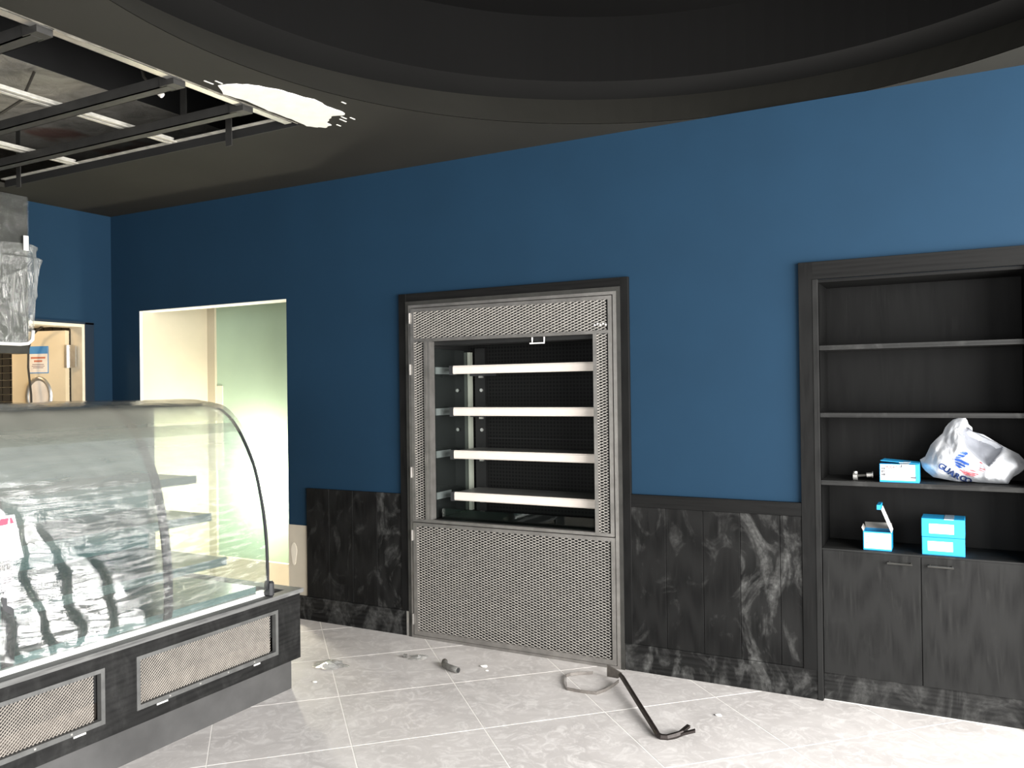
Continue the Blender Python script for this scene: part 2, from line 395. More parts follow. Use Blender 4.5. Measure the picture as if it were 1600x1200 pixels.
for ka in range(-4, 20):
    for kb in range(-16, 12):
        a0, a1 = A0+(ka-3)*D1+gap, A0+(ka-2)*D1-gap
        b0, b1 = B0+kb*D2+gap, B0+(kb+1)*D2-gap
        q = [((a+b)/2, (b-a)/2) for a, b in ((a0, b0), (a1, b0), (a1, b1), (a0, b1))]
        cx, cy = sum(p[0] for p in q)/4, sum(p[1] for p in q)/4
        c = clip(q, (0.01, 8.19, -7.99, -0.001))
        if len(c) < 3: continue
        whole = len(c) == 4 and all(abs(c[i][0]-q[i][0])+abs(c[i][1]-q[i][1]) < 1e-6 for i in range(4))
        if whole and tile_me:
            t = bpy.data.objects.new('tile', tile_me); C.objects.link(t); t.parent = floor; t.location = (cx, cy, 0)
        else:
            bm = poly_prism(B(), [(p[0]-cx, p[1]-cy) for p in c], lambda x, y: (x, y, 0), lambda x, y: (x, y, -0.01))
            t = obj('tile', bm, 'floor_tile', floor); t.location = (cx, cy, 0)
            if whole: tile_me = t.data

# ---- main wall with the recess opening and the two niches
def wall_cells(name, axis, pos0, pos1, us, zs, holes, mat):
    bm = B()
    for i in range(len(us)-1):
        for j in range(len(zs)-1):
            u, z = (us[i]+us[i+1])/2, (zs[j]+zs[j+1])/2
            if any(h[0] < u < h[1] and h[2] < z < h[3] for h in holes): continue
            if axis == 'y': box(bm, us[i], us[i+1], pos0, pos1, zs[j], zs[j+1])
            else: box(bm, pos0, pos1, us[i], us[i+1], zs[j], zs[j+1])
    bmesh.ops.remove_doubles(bm, verts=bm.verts, dist=1e-5)
    # drop the interior faces shared by two cells
    seen = {}
    for f in bm.faces: seen.setdefault(tuple(sorted(v.index for v in f.verts)), []).append(f)
    bm.verts.index_update()
    seen = {}
    for f in bm.faces: seen.setdefault(tuple(sorted(v.index for v in f.verts)), []).append(f)
    dead = [f for fs in seen.values() if len(fs) > 1 for f in fs]
    bmesh.ops.delete(bm, geom=dead, context='FACES')
    return tag(obj(name, bm, mat), kind='structure')
wall_back = wall_cells('wall_back', 'y', 0, 0.12, [0, 0.319, 1.787, 2.76, 4.178, 5.14, 6.02, 8.2], [0, 2.0, 2.04, 2.117, H],
    [(0.319, 1.787, -1, 2.117), (2.76, 4.178, -1, 2.04), (5.14, 6.02, -1, 2.0)], 'blue_paint')
wall_left = wall_cells('wall_left', 'x', -0.12, 0, [-8.0, -1.15, -0.226, 0.12], [0, 2.018, H], [(-1.15, -0.226, -1, 2.018)], 'blue_paint')
wall_right = wall_cells('wall_right', 'x', 8.2, 8.32, [-8.0, -5.5, -0.5, 0.12], [0, 0.3, 2.6, 3.6], [(-5.5, -0.5, 0.3, 2.6)], 'blue_paint')
wall_front = wall_cells('wall_front', 'y', -8.12, -8.0, [-0.12, 3.4, 7.8, 8.32], [0, 0.3, 2.6, 3.6], [(3.4, 7.8, 0.3, 2.6)], 'blue_paint')
for nm, ax, (a, b), pos in (('window_1', 'x', (-5.5, -0.5), 8.26), ('window_2', 'y', (3.4, 7.8), -8.06)):
    w = empty(nm, kind='structure'); n = 4
    for k in range(n+1):
        u = a+(b-a)*k/n
        bb = (pos-0.03, pos+0.03, u-0.03, u+0.03, 0.3, 2.6) if ax == 'x' else (u-0.03, u+0.03, pos-0.03, pos+0.03, 0.3, 2.6)
        bx('mullion', bb, 'dark_steel', w)
# white plaster reveal of the recess opening (unpainted corner bead)
trim1 = empty('trim_1', kind='structure')
bx('reveal_top', (0.319, 1.787, 0.001, 0.121, 2.113, 2.119), 'white_plaster', trim1)
bx('reveal_side', (0.317, 0.3225, 0.001, 0.024, 0.0, 2.113), 'white_plaster', trim1)
# strip of bare wall below the paint line beside the recess, with a filled hole
bare = bx('bare_wall_strip', (1.787, 1.957, -0.004, 0.0, 0.0, 0.612), 'beige_wall', wall_back)
bm = B(); pts = [(1.835+0.024*math.cos(t)*(1+0.2*math.sin(3*t)), 0.42+0.075*math.sin(t)) for t in [2*math.pi*k/18 for k in range(18)]]
obj('filler_patch', poly_prism(bm, pts, lambda x, z: (x, -0.0065, z), lambda x, z: (x, -0.003, z)), 'filler', wall_back)

# ---- recess behind the opening
wall_recess = empty('wall_recess', kind='structure')
bx('side_board', (0.20, 0.319, 0.12, 0.66, 0, 2.86), 'beige_board', wall_recess)
bx('jamb_board', (0.310, 0.3212, 0.024, 0.122, 0, 2.113), 'beige_board', wall_recess)
bx('corner_strip', (0.319, 0.405, 0.64, 0.80, 0, 2.86), 'beige_board', wall_recess)
bx('green_plasterboard', (0.405, 2.6, 0.66, 0.80, 0.14, 2.86), 'green_board', wall_recess)
bx('base_board', (0.405, 2.6, 0.62, 0.80, 0.0, 0.17), 'beige_wall', wall_recess)
bx('patch_board', (0.405, 0.47, 0.655, 0.66, 0.9, 1.55), 'filler', wall_recess)
bx('recess_ceiling', (0.20, 2.6, 0.12, 0.80, 2.80, 2.86), 'beige_wall', wall_recess)
bx('far_side', (2.5, 2.6, 0.12, 0.80, 0, 2.86), 'beige_board', wall_recess)
cb = obj('loose_cable', tube(B(), [(1.50, 0.60, 0.33), (1.60, 0.61, 0.275), (1.72, 0.62, 0.235), (1.80, 0.62, 0.215)], 0.006, 6), 'cable_dark'); tag(cb, 'thin dark cable hanging in front of the green board in the recess', 'cable')

# ---- ceiling: one slab with the round cove and the torn-out rectangle
CX, CY, RA, RB, ZB, RC, ZC, ZT = 5.01, -1.857, 1.893, 2.13, 3.068, 1.905, 3.085, 3.42
NC = 128
circ = lambda r: [(CX+r*math.cos(2*math.pi*k/NC), CY+r*math.sin(2*math.pi*k/NC)) for k in range(NC)]
HX0, HX1, HY0, HY1 = -0.02, 2.80, -4.6, -0.95
outer = [(-0.12, -8.12), (8.32, -8.12), (8.32, 0.30), (-0.12, 0.30)]
hole = [(0.25, HY0), (HX1, HY0), (HX1, HY1), (0.25, HY1)]
loops = [outer, circ(RA)[::-1], hole[::-1]]
flat = [p for l in loops for p in l]
tris = tessellate_polygon([[Vector((*p, 0)) for p in l] for l in loops])
bm = B(); va = [bm.verts.new((*p, H)) for p in flat]
flat2 = outer+circ(RB+0.05)[::-1]+hole[::-1]; vb = [bm.verts.new((*p, H+0.03)) for p in flat2]
for t in tris:
    bm.faces.new([va[i] for i in t]); bm.faces.new([vb[i] for i in reversed(t)])
o0 = 0
for l in loops:
    n = len(l)
    if n == NC: o0 += n; continue
    for i in range(n): bm.faces.new((va[o0+i], va[o0+(i+1) % n], vb[o0+(i+1) % n], vb[o0+i]))
    o0 += n
ceiling = obj('ceiling', bm, 'ceiling_paint'); tag(ceiling, kind='structure')
def ring_surface(name, prof, mat):
    bm = B(); rings = [[bm.verts.new((x, y, z)) for x, y in circ(r)] for r, z in prof]
    for a, b in zip(rings, rings[1:]):
        for k in range(NC): bm.faces.new((a[k], a[(k+1) % NC], b[(k+1) % NC], b[k]))
    o = obj(name, bm, mat, ceiling); 
    return o
ring_surface('cove_flare', [(RA, H+0.002), (RB, ZB)], 'ceiling_paint')
ring_surface('cove_ledge', [(RB, ZB), (RC, ZC)], 'ledge_shade')
bm = B(); rings = [[bm.verts.new((x, y, z)) for x, y in circ(r)] for r, z in ((RC, ZC), (RC, ZT), (RC*0.6, ZT+0.05))]
for a, b in zip(rings, rings[1:]):
    for k in range(NC): bm.faces.new((a[k], a[(k+1) % NC], b[(k+1) % NC], b[k]))
bm.faces.new(rings[-1]); obj('cove_dome', bm, 'dome_paint', ceiling)
slab = bx('ceiling_slab', (-2.8, 8.32, -8.12, 1.6, 3.60, 3.75), 'rough_concrete'); tag(slab, kind='structure')
for nm, bb in (('added_shell_wall_left', (-2.8, -2.6, -8.12, 1.6, 0, 3.6)), ('added_shell_wall_back', (-2.8, 8.32, 1.4, 1.6, 0, 3.6)), ('added_shell_wall_front', (-2.8, -0.12, -8.12, -8.0, 0, 3.6)), ('added_shell_wall_right', (8.2, 8.32, 0.12, 1.6, 0, 3.6))):
    tag(bx(nm, bb, 'beige_wall'), kind='structure')  # unseen shell walls, added to keep outside light out of the ceiling void

# ================================================================== CEILING GRID in the opening
grid = empty('ceiling_frame', (1.6, -1.6, H), 'bare steel ceiling frame of dark beams and light channels in the ceiling opening', 'ceiling frame')
G = lambda b: (b[0]-1.6, b[1]-1.6, b[2]+1.6, b[3]+1.6, b[4]-H, b[5]-H)
for y in (-1.66, -1.26, -2.27, -2.80, -3.35):
    bm = B(); bb = G((0.25, 2.70, y-0.030, y+0.022, 2.845, 2.850)); box(bm, *bb)
    bb = G((0.25, 2.70, y-0.030, y-0.026, 2.845, 2.895)); box(bm, *bb); bb = G((0.25, 2.70, y+0.018, y+0.022, 2.845, 2.895)); box(bm, *bb)
    bb = G((2.66, 2.75, y-0.036, y+0.028, 2.846, 2.912)); box(bm, *bb)
    obj('beam', bm, 'grid_beam', grid)
for x in (1.87, 1.0):
    for s in (-1, 1):
        bm = B(); xx = x+s*0.021; box(bm, *G((xx-0.014, xx+0.014, -3.9, -0.97, 2.902, 2.906)))
        box(bm, *G((xx-0.014, xx-0.011, -3.9, -0.97, 2.902, 2.93)))
        obj('channel', bm, 'zinc_dusty', grid)
bm = B(); box(bm, *G((2.705, 2.755, -4.5, -0.97, 2.872, 2.877))); box(bm, *G((2.705, 2.709, -4.5, -0.97, 2.872, 2.915))); obj('edge_channel', bm, 'zinc', grid)
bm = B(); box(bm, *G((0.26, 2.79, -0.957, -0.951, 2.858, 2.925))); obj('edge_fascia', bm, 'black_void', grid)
bm = B(); box(bm, *G((0.26, 2.79, -0.985, -0.957, 2.905, 2.910))); obj('edge_channel', bm, 'zinc_dusty', grid)
for (x, y, z0) in ((0.56, -1.05, 2.80), (2.36, -1.02, 2.80), (0.62, -1.66, 2.85), (2.30, -1.26, 2.85)):
    bm = B(); box(bm, *G((x-0.022, x+0.022, y-0.002, y+0.002, z0, 3.21 if x < 1.4 else 3.43))); obj('hanger', bm, 'grid_beam', grid)
# torn plasterboard lip along the opening
bm = B(); prev = None; ys = [-4.5+i*0.045 for i in range(int(3.56/0.045))]
for i, y in enumerate(ys):
    w = 0.020+0.030*abs(noise.noise((0, y*9, 3.3))); y2 = y+0.045
    box(bm, 2.80-w, 2.803, y, y2, H+0.006, H+0.026)
lip = obj('torn_edge', bm, 'dirty_plaster', ceiling)
# beam end of an old wall up in the void, loose cable and a downlight spring
bx('lower_soffit', (0.0, 1.505, -4.6, 0.1, 3.22, 3.58), 'rough_concrete', slab)
bx('void_dark_sheet', (1.51, 2.83, -4.6, -0.7, 3.44, 3.58), 'black_void', slab)  # black sheet put in for the darkness of the deep void
bx('soffit_side_dark', (1.505, 1.509, -4.6, 0.1, 3.222, 3.58), 'black_void', slab)  # black sheet over the lit concrete side, standing in for shade
bx('void_side_dark_sheet', (2.835, 2.86, -4.6, -0.5, 2.90, 3.58), 'black_void', slab)
bm = tube(B(), [(0.9, -2.1, 3.21), (0.85, -1.95, 3.2), (1.0, -1.75, 3.02), (1.3, -1.62, 2.96), (1.42, -1.55, 3.05), (1.45, -1.5, 3.21)], 0.008, 6)
tag(obj('ceiling_cable', bm, 'cable_dark'), 'thin black cable looping through the open ceiling frame', 'cable')
bm = tube(B(), [(2.28, -1.52, 3.43), (2.27, -1.52, 3.2), (2.31, -1.50, 3.02), (2.36, -1.47, 2.95)], 0.007, 6)
cw = obj('lamp_lead', bm, 'cable_dark'); tag(cw, 'short dark lead with a white connector hanging in the ceiling opening', 'cable')
obj('connector', tube(B(), [(2.35, -1.475, 2.965), (2.385, -1.455, 2.93)], 0.014, 8), 'scrap_white', cw)
# white filler patch trowelled on the ceiling
pp = [(2.87, -1.56), (2.95, -1.53), (3.02, -1.46), (3.07, -1.36), (3.09, -1.26), (3.115, -1.20), (3.10, -1.10), (3.115, -1.0), (3.10, -0.965), (3.02, -0.985), (2.985, -0.95), (2.94, -0.92), (2.93, -0.875), (2.88, -0.862), (2.84, -0.90), (2.815, -0.93), (2.83, -1.05), (2.82, -1.2), (2.835, -1.35), (2.81, -1.47)]
fine = []
for i, p in enumerate(pp):
    q = pp[(i+1) % len(pp)]
    for k in range(4):
        t = k/4; x = p[0]+(q[0]-p[0])*t; y = p[1]+(q[1]-p[1])*t
        fine.append((x+0.009*noise.noise((x*40, y*40, 0)), y+0.012*noise.noise((x*40, y*40, 5))))
bm = poly_prism(B(), fine, lambda x, y: (x, y, H-0.004), lambda x, y: (x, y, H+0.001))
pl = obj('plaster_patch', bm, 'white_plaster', ceiling)
for (x, y, l) in ((3.03, -0.90, 0.05), (3.06, -0.93, 0.04), (3.09, -0.90, 0.035), (2.96, -0.85, 0.03), (2.86, -1.60, 0.05), (2.90, -1.58, 0.04), (3.20, -1.10, 0.03)):
    bx('plaster_fleck', (x-0.004, x+0.003, y-l/2, y+l/2, H-0.002, H+0.001), 'white_plaster', ceiling)

# ================================================================== LEFT DOORWAY AND BACK ROOM
trim2 = empty('trim_2', kind='structure')
bx('casing_side', (0.0, 0.012, -0.228, -0.158, 0, 2.03), 'blue_casing', trim2)
bx('casing_head', (0.0, 0.012, -1.22, -0.158, 2.018, 2.034), 'blue_casing', trim2)
bx('jamb', (-0.14, 0.004, -0.250, -0.222, 0, 2.018), 'cream_jamb', trim2)
bx('jamb_head', (-0.14, 0.004, -1.15, -0.250, 1.996, 2.018), 'cream_jamb', trim2)
wall_room = empty('wall_back_room', kind='structure')
bx('room_back', (-2.6, -0.12, 0.12, 0.2, 0, 2.7), 'cream_jamb', wall_room)
bx('room_far', (-2.6, -2.5, -3.0, 0.2, 0, 2.7), 'cream_jamb', wall_room)
bx('room_side', (-2.6, -0.12, -3.1, -3.0, 0, 2.7), 'cream_jamb', wall_room)
bx('room_ceiling', (-2.6, -0.12, -3.1, 0.2, 2.7, 2.8), 'cream_jamb', wall_room)
tw = bx('wall_tiled', (-2.4, -0.3, 0.085, 0.12, 0, 2.6), 'white_grout'); tag(tw, kind='structure')
tme = None
for i in range(18):
    for j in range(16):
        if tme is None:
            t = obj('tile', box(B(), -0.056, 0.056, -0.005, 0.005, -0.0285, 0.0285, bev=0.002), 'black_tile', tw); tme = t.data
        else:
            t = bpy.data.objects.new('tile', tme); C.objects.link(t); t.parent = tw
        t.location = (-2.33+i*0.118, 0.083, 1.10+j*0.062)
# door leaf standing open into the back room
bx('gap_shade_strip', (-0.142, -0.128, -0.252, -0.236, 0, 1.99), 'cable_dark', trim2)  # dark strip put in for the shaded gap between leaf and jamb
hinge = Vector((-0.135, -0.275, 0)); ddir = Vector((-0.955, -0.295, 0)).normalized()
door = empty('door_1', hinge, kind='structure'); door.rotation_euler = (0, 0, math.atan2(ddir.y, ddir.x))
# local x runs along the leaf, local +y is the side the viewer sees
bx('leaf', (0.0, 0.46, -0.02, 0.02, 0.01, 1.975), 'cream_door', door)
sy = 1
seen = 0.0205
for zc in (1.78, 1.1, 0.3):
    hb = B(); box(hb, -0.050, 0.004, 0.0205, 0.026, zc-0.085, zc+0.085); box(hb, -0.028, -0.018, 0.022, 0.04, zc-0.085, zc+0.085)
    box(hb, -0.090, -0.052, 0.012, 0.03, zc-0.08, zc+0.08)
    obj('hinge', hb, 'zinc', door)
def oval(rx, rz, cx, cz, n=40): return [(cx+rx*math.cos(2*math.pi*k/n), cz+rz*math.sin(2*math.pi*k/n)) for k in range(n)]
pc = (0.228, 1.485)
bm = B(); n = 40; ra, rb, rc = oval(0.115, 0.15, *pc), oval(0.103, 0.138, *pc), oval(0.085, 0.118, *pc)
R0 = [[bm.verts.new((x, 0.0205+d, z)) for x, z in l] for l, d in ((ra, 0.0), (rb, 0.018), (rc, 0.003))]
for a, b in zip(R0, R0[1:]):
    for k in range(n): bm.faces.new((a[k], a[(k+1) % n], b[(k+1) % n], b[k]))
obj('porthole_ring', bm, 'zinc', door, smooth=True)
obj('porthole_pane', poly_prism(B(), rc, lambda x, z: (x, 0.0235, z), lambda x, z: (x, 0.0205, z)), 'sign_paper', door)
# notice on the door
notice = empty('door_notice', hinge, 'small paper notice with a blue header stuck on the cream door', 'notice'); notice.rotation_euler = door.rotation_euler
bx('sheet', (0.150, 0.312, 0.0205, 0.0225, 1.665, 1.855), 'sign_paper', notice)
bx('header', (0.150, 0.312, 0.0222, 0.0232, 1.805, 1.855), 'sign_blue', notice)
for k, (w, z, h, m_) in enumerate(((0.125, 1.775, 0.013, 'sign_red'), (0.07, 1.750, 0.013, 'sign_red'), (0.10, 1.725, 0.005, 'ink_pink'), (0.11, 1.712, 0.005, 'ink_pink'), (0.09, 1.700, 0.005, 'ink_pink'))):
    bx('text_line', (0.231-w/2, 0.231+w/2, 0.0222, 0.0230, z-h/2, z+h/2), m_, notice)
bx('border', (0.143, 0.319, 0.0203, 0.0212, 1.658, 1.862), 'sign_blue', notice)
# cable hanging in front of the leaf
cbl = obj('door_cable', tube(B(), [(-0.20, -0.40, 2.02), (-0.27, -0.41, 1.985), (-0.33, -0.42, 1.94), (-0.37, -0.425, 1.84), (-0.375, -0.425, 1.70), (-0.35, -0.42, 1.50), (-0.34, -0.42, 1.0)], 0.008, 6), 'cable_dark')
tag(cbl, 'thin brown cable hanging down in front of the cream door', 'cable')

# wrapped board above the doorway
wb = empty('wall_box', (0.0, -1.2, 1.78), 'dark wall box wrapped in clear film above the doorway at the left', 'wall box')
bx('body', (0.0, 0.118, -0.55, 0.475, 0.0, 1.078), 'dark_steel', wb)
bm = B(); nu, nv = 40, 50; gridv = []
for i in range(nu+1):
    row = []
    for j in range(nv+1):
        u = i/nu; v = j/nv; y = -0.55+1.03*u; z = 0.06+1.015*v
        d = 0.004+0.012*abs(noise.noise((y*5, z*7, 1)))*(1-0.5*v)
        row.append(bm.verts.new((0.119+d, y, z)))
    gridv.append(row)
for i in range(nu):
    for j in range(nv): bm.faces.new((gridv[i][j], gridv[i+1][j], gridv[i+1][j+1], gridv[i][j+1]))
obj('film', bm, 'wrap_film', wb, smooth=True)
# torn outer sheet hanging lower, with ragged edge
edge = [(-0.55, 0.66), (-0.30, 0.70), (0.10, 0.735), (0.30, 0.745), (0.47, 0.752), (0.525, 0.735), (0.53, 0.725), (0.515, 0.70), (0.515, 0.665), (0.545, 0.655), (0.56, 0.648), (0.54, 0.60), (0.53, 0.52), (0.525, 0.45), (0.533, 0.40), (0.52, 0.37), (0.515, 0.20), (0.505, 0.11), (0.49, 0.075), (0.465, 0.06), (0.42, 0.055), (0.2, 0.055), (-0.55, 0.055)]
bm = B()
def sheet(y, z): return 0.140+0.022*noise.noise((y*11, z*2.2, 4.0))+0.010*noise.noise((y*30, z*6, 9))
vs = [bm.verts.new((sheet(y, z), y, z)) for y, z in edge]
for t in tessellate_polygon([[Vector((*p, 0)) for p in edge]]): bm.faces.new([vs[i] for i in t])
bmesh.ops.subdivide_edges(bm, edges=bm.edges, cuts=5, use_grid_fill=True)
for v in bm.verts: v.co.x = sheet(v.co.y, v.co.z)
obj('torn_film', bm, 'torn_film', wb, smooth=True)
bx('tape', (0.165, 0.168, 0.418, 0.452, 0.70, 0.80), 'paper_white', wb)
bm = tube(B(), [(0.150, -0.55, 0.062), (0.152, 0.40, 0.062), (0.150, 0.455, 0.07), (0.146, 0.485, 0.095), (0.146, 0.492, 0.16)], 0.012, 8); obj('rolled_hem', bm, 'paper_white', wb, smooth=True)

# ================================================================== WAINSCOT AND BASEBOARDS
wr = empty('trim_3', (4.2, 0, 0), kind='structure')
xs = [4.205, 4.393, 4.588, 4.774, 4.966, 5.07]
for a, b in zip(xs, xs[1:]):
    dm = 'wood_dusty' if a > 4.7 else 'wood_dim_dusty'
    bx('plank', (a-4.2+0.0012, b-4.2-0.0012, -0.016-0.001*random.random(), 0, 0.142, 0.866), dm, wr, bev=0.0012)
bx('cap_rail', (0.005, 0.87, -0.022, 0, 0.867, 0.932), 'wood_h', wr, bev=0.001)
bb = bx('baseboard_right', (4.164, 5.156, -0.020, 0, 0, 0.141), 'wood_base', None, bev=0.001); tag(bb, kind='structure')
wl = empty('trim_4', (1.95, 0, 0), kind='structure')
xs = [1.957, 2.148, 2.341, 2.533, 2.722]
for k, (a, b) in enumerate(zip(xs, xs[1:])):
    bx('plank', (a-1.95+0.0008, b-1.95-0.0008, -0.016, 0, 0.152, 0.862), 'wood_dusty' if k == 3 else 'wood_dim_dusty', wl, bev=0.0012)
bb = bx('baseboard_left', (1.76, 2.752, -0.022, 0, 0, 0.151), 'wood_base', None, bev=0.001); tag(bb, kind='structure')

# ================================================================== BUILT-IN FRIDGE
fr = empty('display_fridge', (3.46, 0, 0), 'built-in open display fridge with expanded-metal doors and black wooden casing', 'fridge')
FX = lambda b: (b[0]-3.46, b[1]-3.46)+tuple(b[2:])
bx('casing_side', FX((2.722, 2.776, -0.024, 0, 0.15, 2.083)), 'wood_v', fr, bev=0.001)
bx('casing_side', FX((4.162, 4.207, -0.024, 0, 0.14, 2.083)), 'wood_v', fr, bev=0.001)
bx('casing_head', FX((2.776, 4.162, -0.0235, 0, 2.034, 2.083)), 'wood_h', fr, bev=0.001)
bx('casing_foot', FX((2.752, 2.777, -0.02, 0, 0, 0.15)), 'zinc', fr)
# outer angle frame, inner angle frame
bm = B()
for (x0, x1) in ((2.776, 2.800), (4.142, 4.163)): box(bm, x0-3.46, x1-3.46, -0.030, 0.05, 0, 2.034)
box(bm, 2.800-3.46, 4.142-3.46, -0.030, 0.05, 2.010, 2.034); obj('outer_frame', bm, 'dark_steel', fr)
bm = B()
for (x0, x1) in ((2.800, 2.815), (4.124, 4.142)): box(bm, x0-3.46, x1-3.46, -0.034, 0.05, 0, 2.010)
box(bm, 2.815-3.46, 4.124-3.46, -0.034, 0.05, 1.993, 2.010); box(bm, 2.815-3.46, 4.124-3.46, -0.034, 0.05, 0, 0.016); obj('inner_frame', bm, 'raw_steel', fr)
# upper door
du = obj('upper_door', frame_xz(B(), 2.819-3.46, 4.118-3.46, 0.702, 1.988, (0.024, 0.020, 0.017, 0.020), -0.040, -0.012), 'raw_steel', fr)
bx('rail', FX((2.843, 4.098, -0.040, -0.012, 1.787, 1.804)), 'raw_steel', du)
bx('stile', FX((2.913, 2.930, -0.040, -0.012, 0.719, 1.787)), 'raw_steel', du)
bx('stile', FX((2.932, 2.951, -0.036, 0.02, 0.719, 1.787)), 'raw_steel', du)
bx('stile', FX((4.010, 4.030, -0.040, -0.006, 0.719, 1.787)), 'raw_steel', du)
fn = lambda u, v, d: (u-3.46, -0.028-d, v)
for nm, a in (('top_mesh', (2.842, 4.099, 1.803, 1.969)), ('side_mesh', (2.842, 2.914, 0.718, 1.788)), ('side_mesh', (4.029, 4.099, 0.718, 1.788))):
    tag(obj(nm, expanded(*a, 0.0395, 0.0158, 0.0100, fn, tilt=None), 'mesh_steel', du), kind='stuff')
for k in range(5): bx('mesh_clip', FX((4.02+k*0.016, 4.026+k*0.016, -0.044, -0.036, 1.829+0.006*(k % 2), 1.837+0.006*(k % 2))), 'scrap_white', du)
# lower door
dl = obj('lower_door', frame_xz(B(), 2.822-3.46, 4.120-3.46, 0.020, 0.697, (0.025, 0.021, 0.027, 0.020), -0.040, -0.012), 'raw_steel', fr)
tag(obj('mesh', expanded(2.846, 4.100, 0.046, 0.678, 0.0395, 0.0158, 0.0100, fn, tilt=None), 'mesh_steel', dl), kind='stuff')
bx('backing', FX((2.83, 4.11, 0.02, 0.03, 0.03, 0.69)), 'black_void', dl)
bx('backing', FX((2.83, 4.11, -0.008, 0.0, 1.79, 1.98)), 'black_void', du)
bx('backing', FX((2.83, 2.93, -0.008, 0.0, 0.71, 1.79)), 'black_void', du)
bx('backing', FX((4.035, 4.11, -0.004, 0.0, 0.71, 1.79)), 'fridge_black', du)
for z in (1.93, 1.62, 1.0, 0.62, 0.115):
    bm = B(); tube(bm, [(2.8165-3.46, -0.045, z-0.032), (2.8165-3.46, -0.045, z+0.032)], 0.0065, 8); box(bm, 2.806-3.46, 2.828-3.46, -0.043, -0.036, z-0.026, z+0.026); obj('hinge', bm, 'raw_steel', fr)
# cabinet interior
bx('back_panel', FX((2.90, 4.16, 0.47, 0.50, 0.70, 2.02)), 'perforated_black', fr)
bx('back_joint', FX((2.95, 4.10, 0.466, 0.47, 1.178, 1.182)), 'black_void', fr)
bx('mirror_side', FX((2.925, 2.945, 0.03, 0.42, 0.72, 1.745)), 'mirror_dark', fr)
bx('side_panel', FX((2.80, 2.922, 0.0, 0.50, 0.0, 2.02)), 'fridge_black', fr)
bx('side_panel', FX((4.10, 4.16, 0.05, 0.50, 0.0, 2.02)), 'fridge_black', fr)
bx('top_panel', FX((2.80, 4.16, 0.0, 0.50, 1.99, 2.03)), 'fridge_black', fr)
bx('canopy', FX((2.93, 4.10, 0.02, 0.18, 1.765, 1.79)), 'fridge_black', fr)
bx('deck', FX((2.93, 4.10, 0.0, 0.50, 0.66, 0.715)), 'fridge_black', fr)
bx('light_post', FX((2.947, 2.968, 0.41, 0.44, 0.72, 1.735)), 'post_white', fr)
bx('front_glass', FX((2.985, 4.02, 0.035, 0.041, 0.715, 0.78)), 'glass', fr)
bx('post', FX((2.985, 3.06, 0.44, 0.468, 0.715, 1.76)), 'fridge_black', fr)
for z in (1.640, 1.389, 1.131, 0.880):
    s = bx('shelf', FX((3.058, 4.06, 0.075, 0.345, z-0.012, z-0.002)), 'shelf_top', fr)
    bm = B(); prof = [(0.062, z), (0.080, z), (0.080, z-0.006), (0.072, z-0.045), (0.062, z-0.050), (0.057, z-0.044), (0.057, z-0.010)]
    poly_prism(bm, prof, lambda y, zz: (3.058-3.46, y, zz), lambda y, zz: (4.06-3.46, y, zz)); obj('price_strip', bm, 'shelf_strip', s)
    bx('end_cap', FX((3.030, 3.058, 0.06, 0.10, z-0.055, z)), 'black_rubber', s)
    bx('bracket', FX((3.05, 3.065, 0.08, 0.45, z-0.045, z-0.012)), 'black_rubber', s)
    bx('bracket', FX((3.09, 3.20, 0.20, 0.34, z-0.062, z-0.045)), 'black_rubber', s)
    bx('bolt', FX((3.150, 3.176, 0.205, 0.22, z-0.074, z-0.058)), 'zinc', s)
    bx('side_strip', FX((2.9455, 2.951, 0.035, 0.195, z-0.048, z-0.006)), 'side_strip_grey', fr)  # plain grey strip on the mirror side at shelf height
for z in (1.49, 1.235):
    bm = B(); tube(bm, [(3.035-3.46, 0.43, z), (3.035-3.46, 0.441, z)], 0.011, 12); obj('stud', bm, 'zinc', fr)
bm = B(); tube(bm, [(3.625-3.46, 0.0, 1.785), (3.625-3.46, 0.0, 1.752), (3.70-3.46, 0.0, 1.752), (3.70-3.46, 0.0, 1.785)], 0.0045, 6); tube(bm, [(3.61-3.46, 0, 1.752), (3.63-3.46, 0, 1.752)], 0.0045, 6)
obj('blind_handle', bm, 'paper_white', fr)

# ================================================================== SHELF CABINET
sc = empty('shelf_cabinet', (5.58, 0, 0), 'black wooden built-in shelf niche with two cupboard doors below, at the right', 'cabinet')
SX = lambda b: (b[0]-5.58, b[1]-5.58)+tuple(b[2:])
bx('jamb', SX((5.070, 5.133, -0.024, 0, 0.141, 2.083)), 'wood_v', sc, bev=0.001)
bx('jamb_edge', SX((5.133, 5.157, -0.026, 0.02, 0, 1.999)), 'wood_cabinet', sc, bev=0.001)
bx('jamb', SX((6.003, 6.09, -0.024, 0, 0, 2.083)), 'wood_v', sc, bev=0.001)
bx('head', SX((5.133, 6.003, -0.024, 0, 2.000, 2.083)), 'wood_h', sc, bev=0.001)
bx('back', SX((5.145, 6.015, 0.290, 0.300, 0.0, 1.998)), 'wood_niche', sc)
bx('side', SX((5.142, 5.157, 0.0, 0.290, 0.0, 1.998)), 'wood_niche', sc)
bx('side', SX((6.002, 6.018, 0.0, 0.290, 0.0, 1.998)), 'wood_niche', sc)
bx('top', SX((5.142, 6.018, 0.0, 0.290, 1.985, 1.999)), 'wood_h', sc)
for z in (1.684, 1.364, 1.043):
    bx('shelf', SX((5.1575, 6.0015, 0.0, 0.290, z-0.022, z)), 'wood_shelf', sc, bev=0.0008)
bx('counter', SX((5.1575, 6.0015, 0.0, 0.290, 0.700, 0.720)), 'wood_shelf', sc, bev=0.0008)
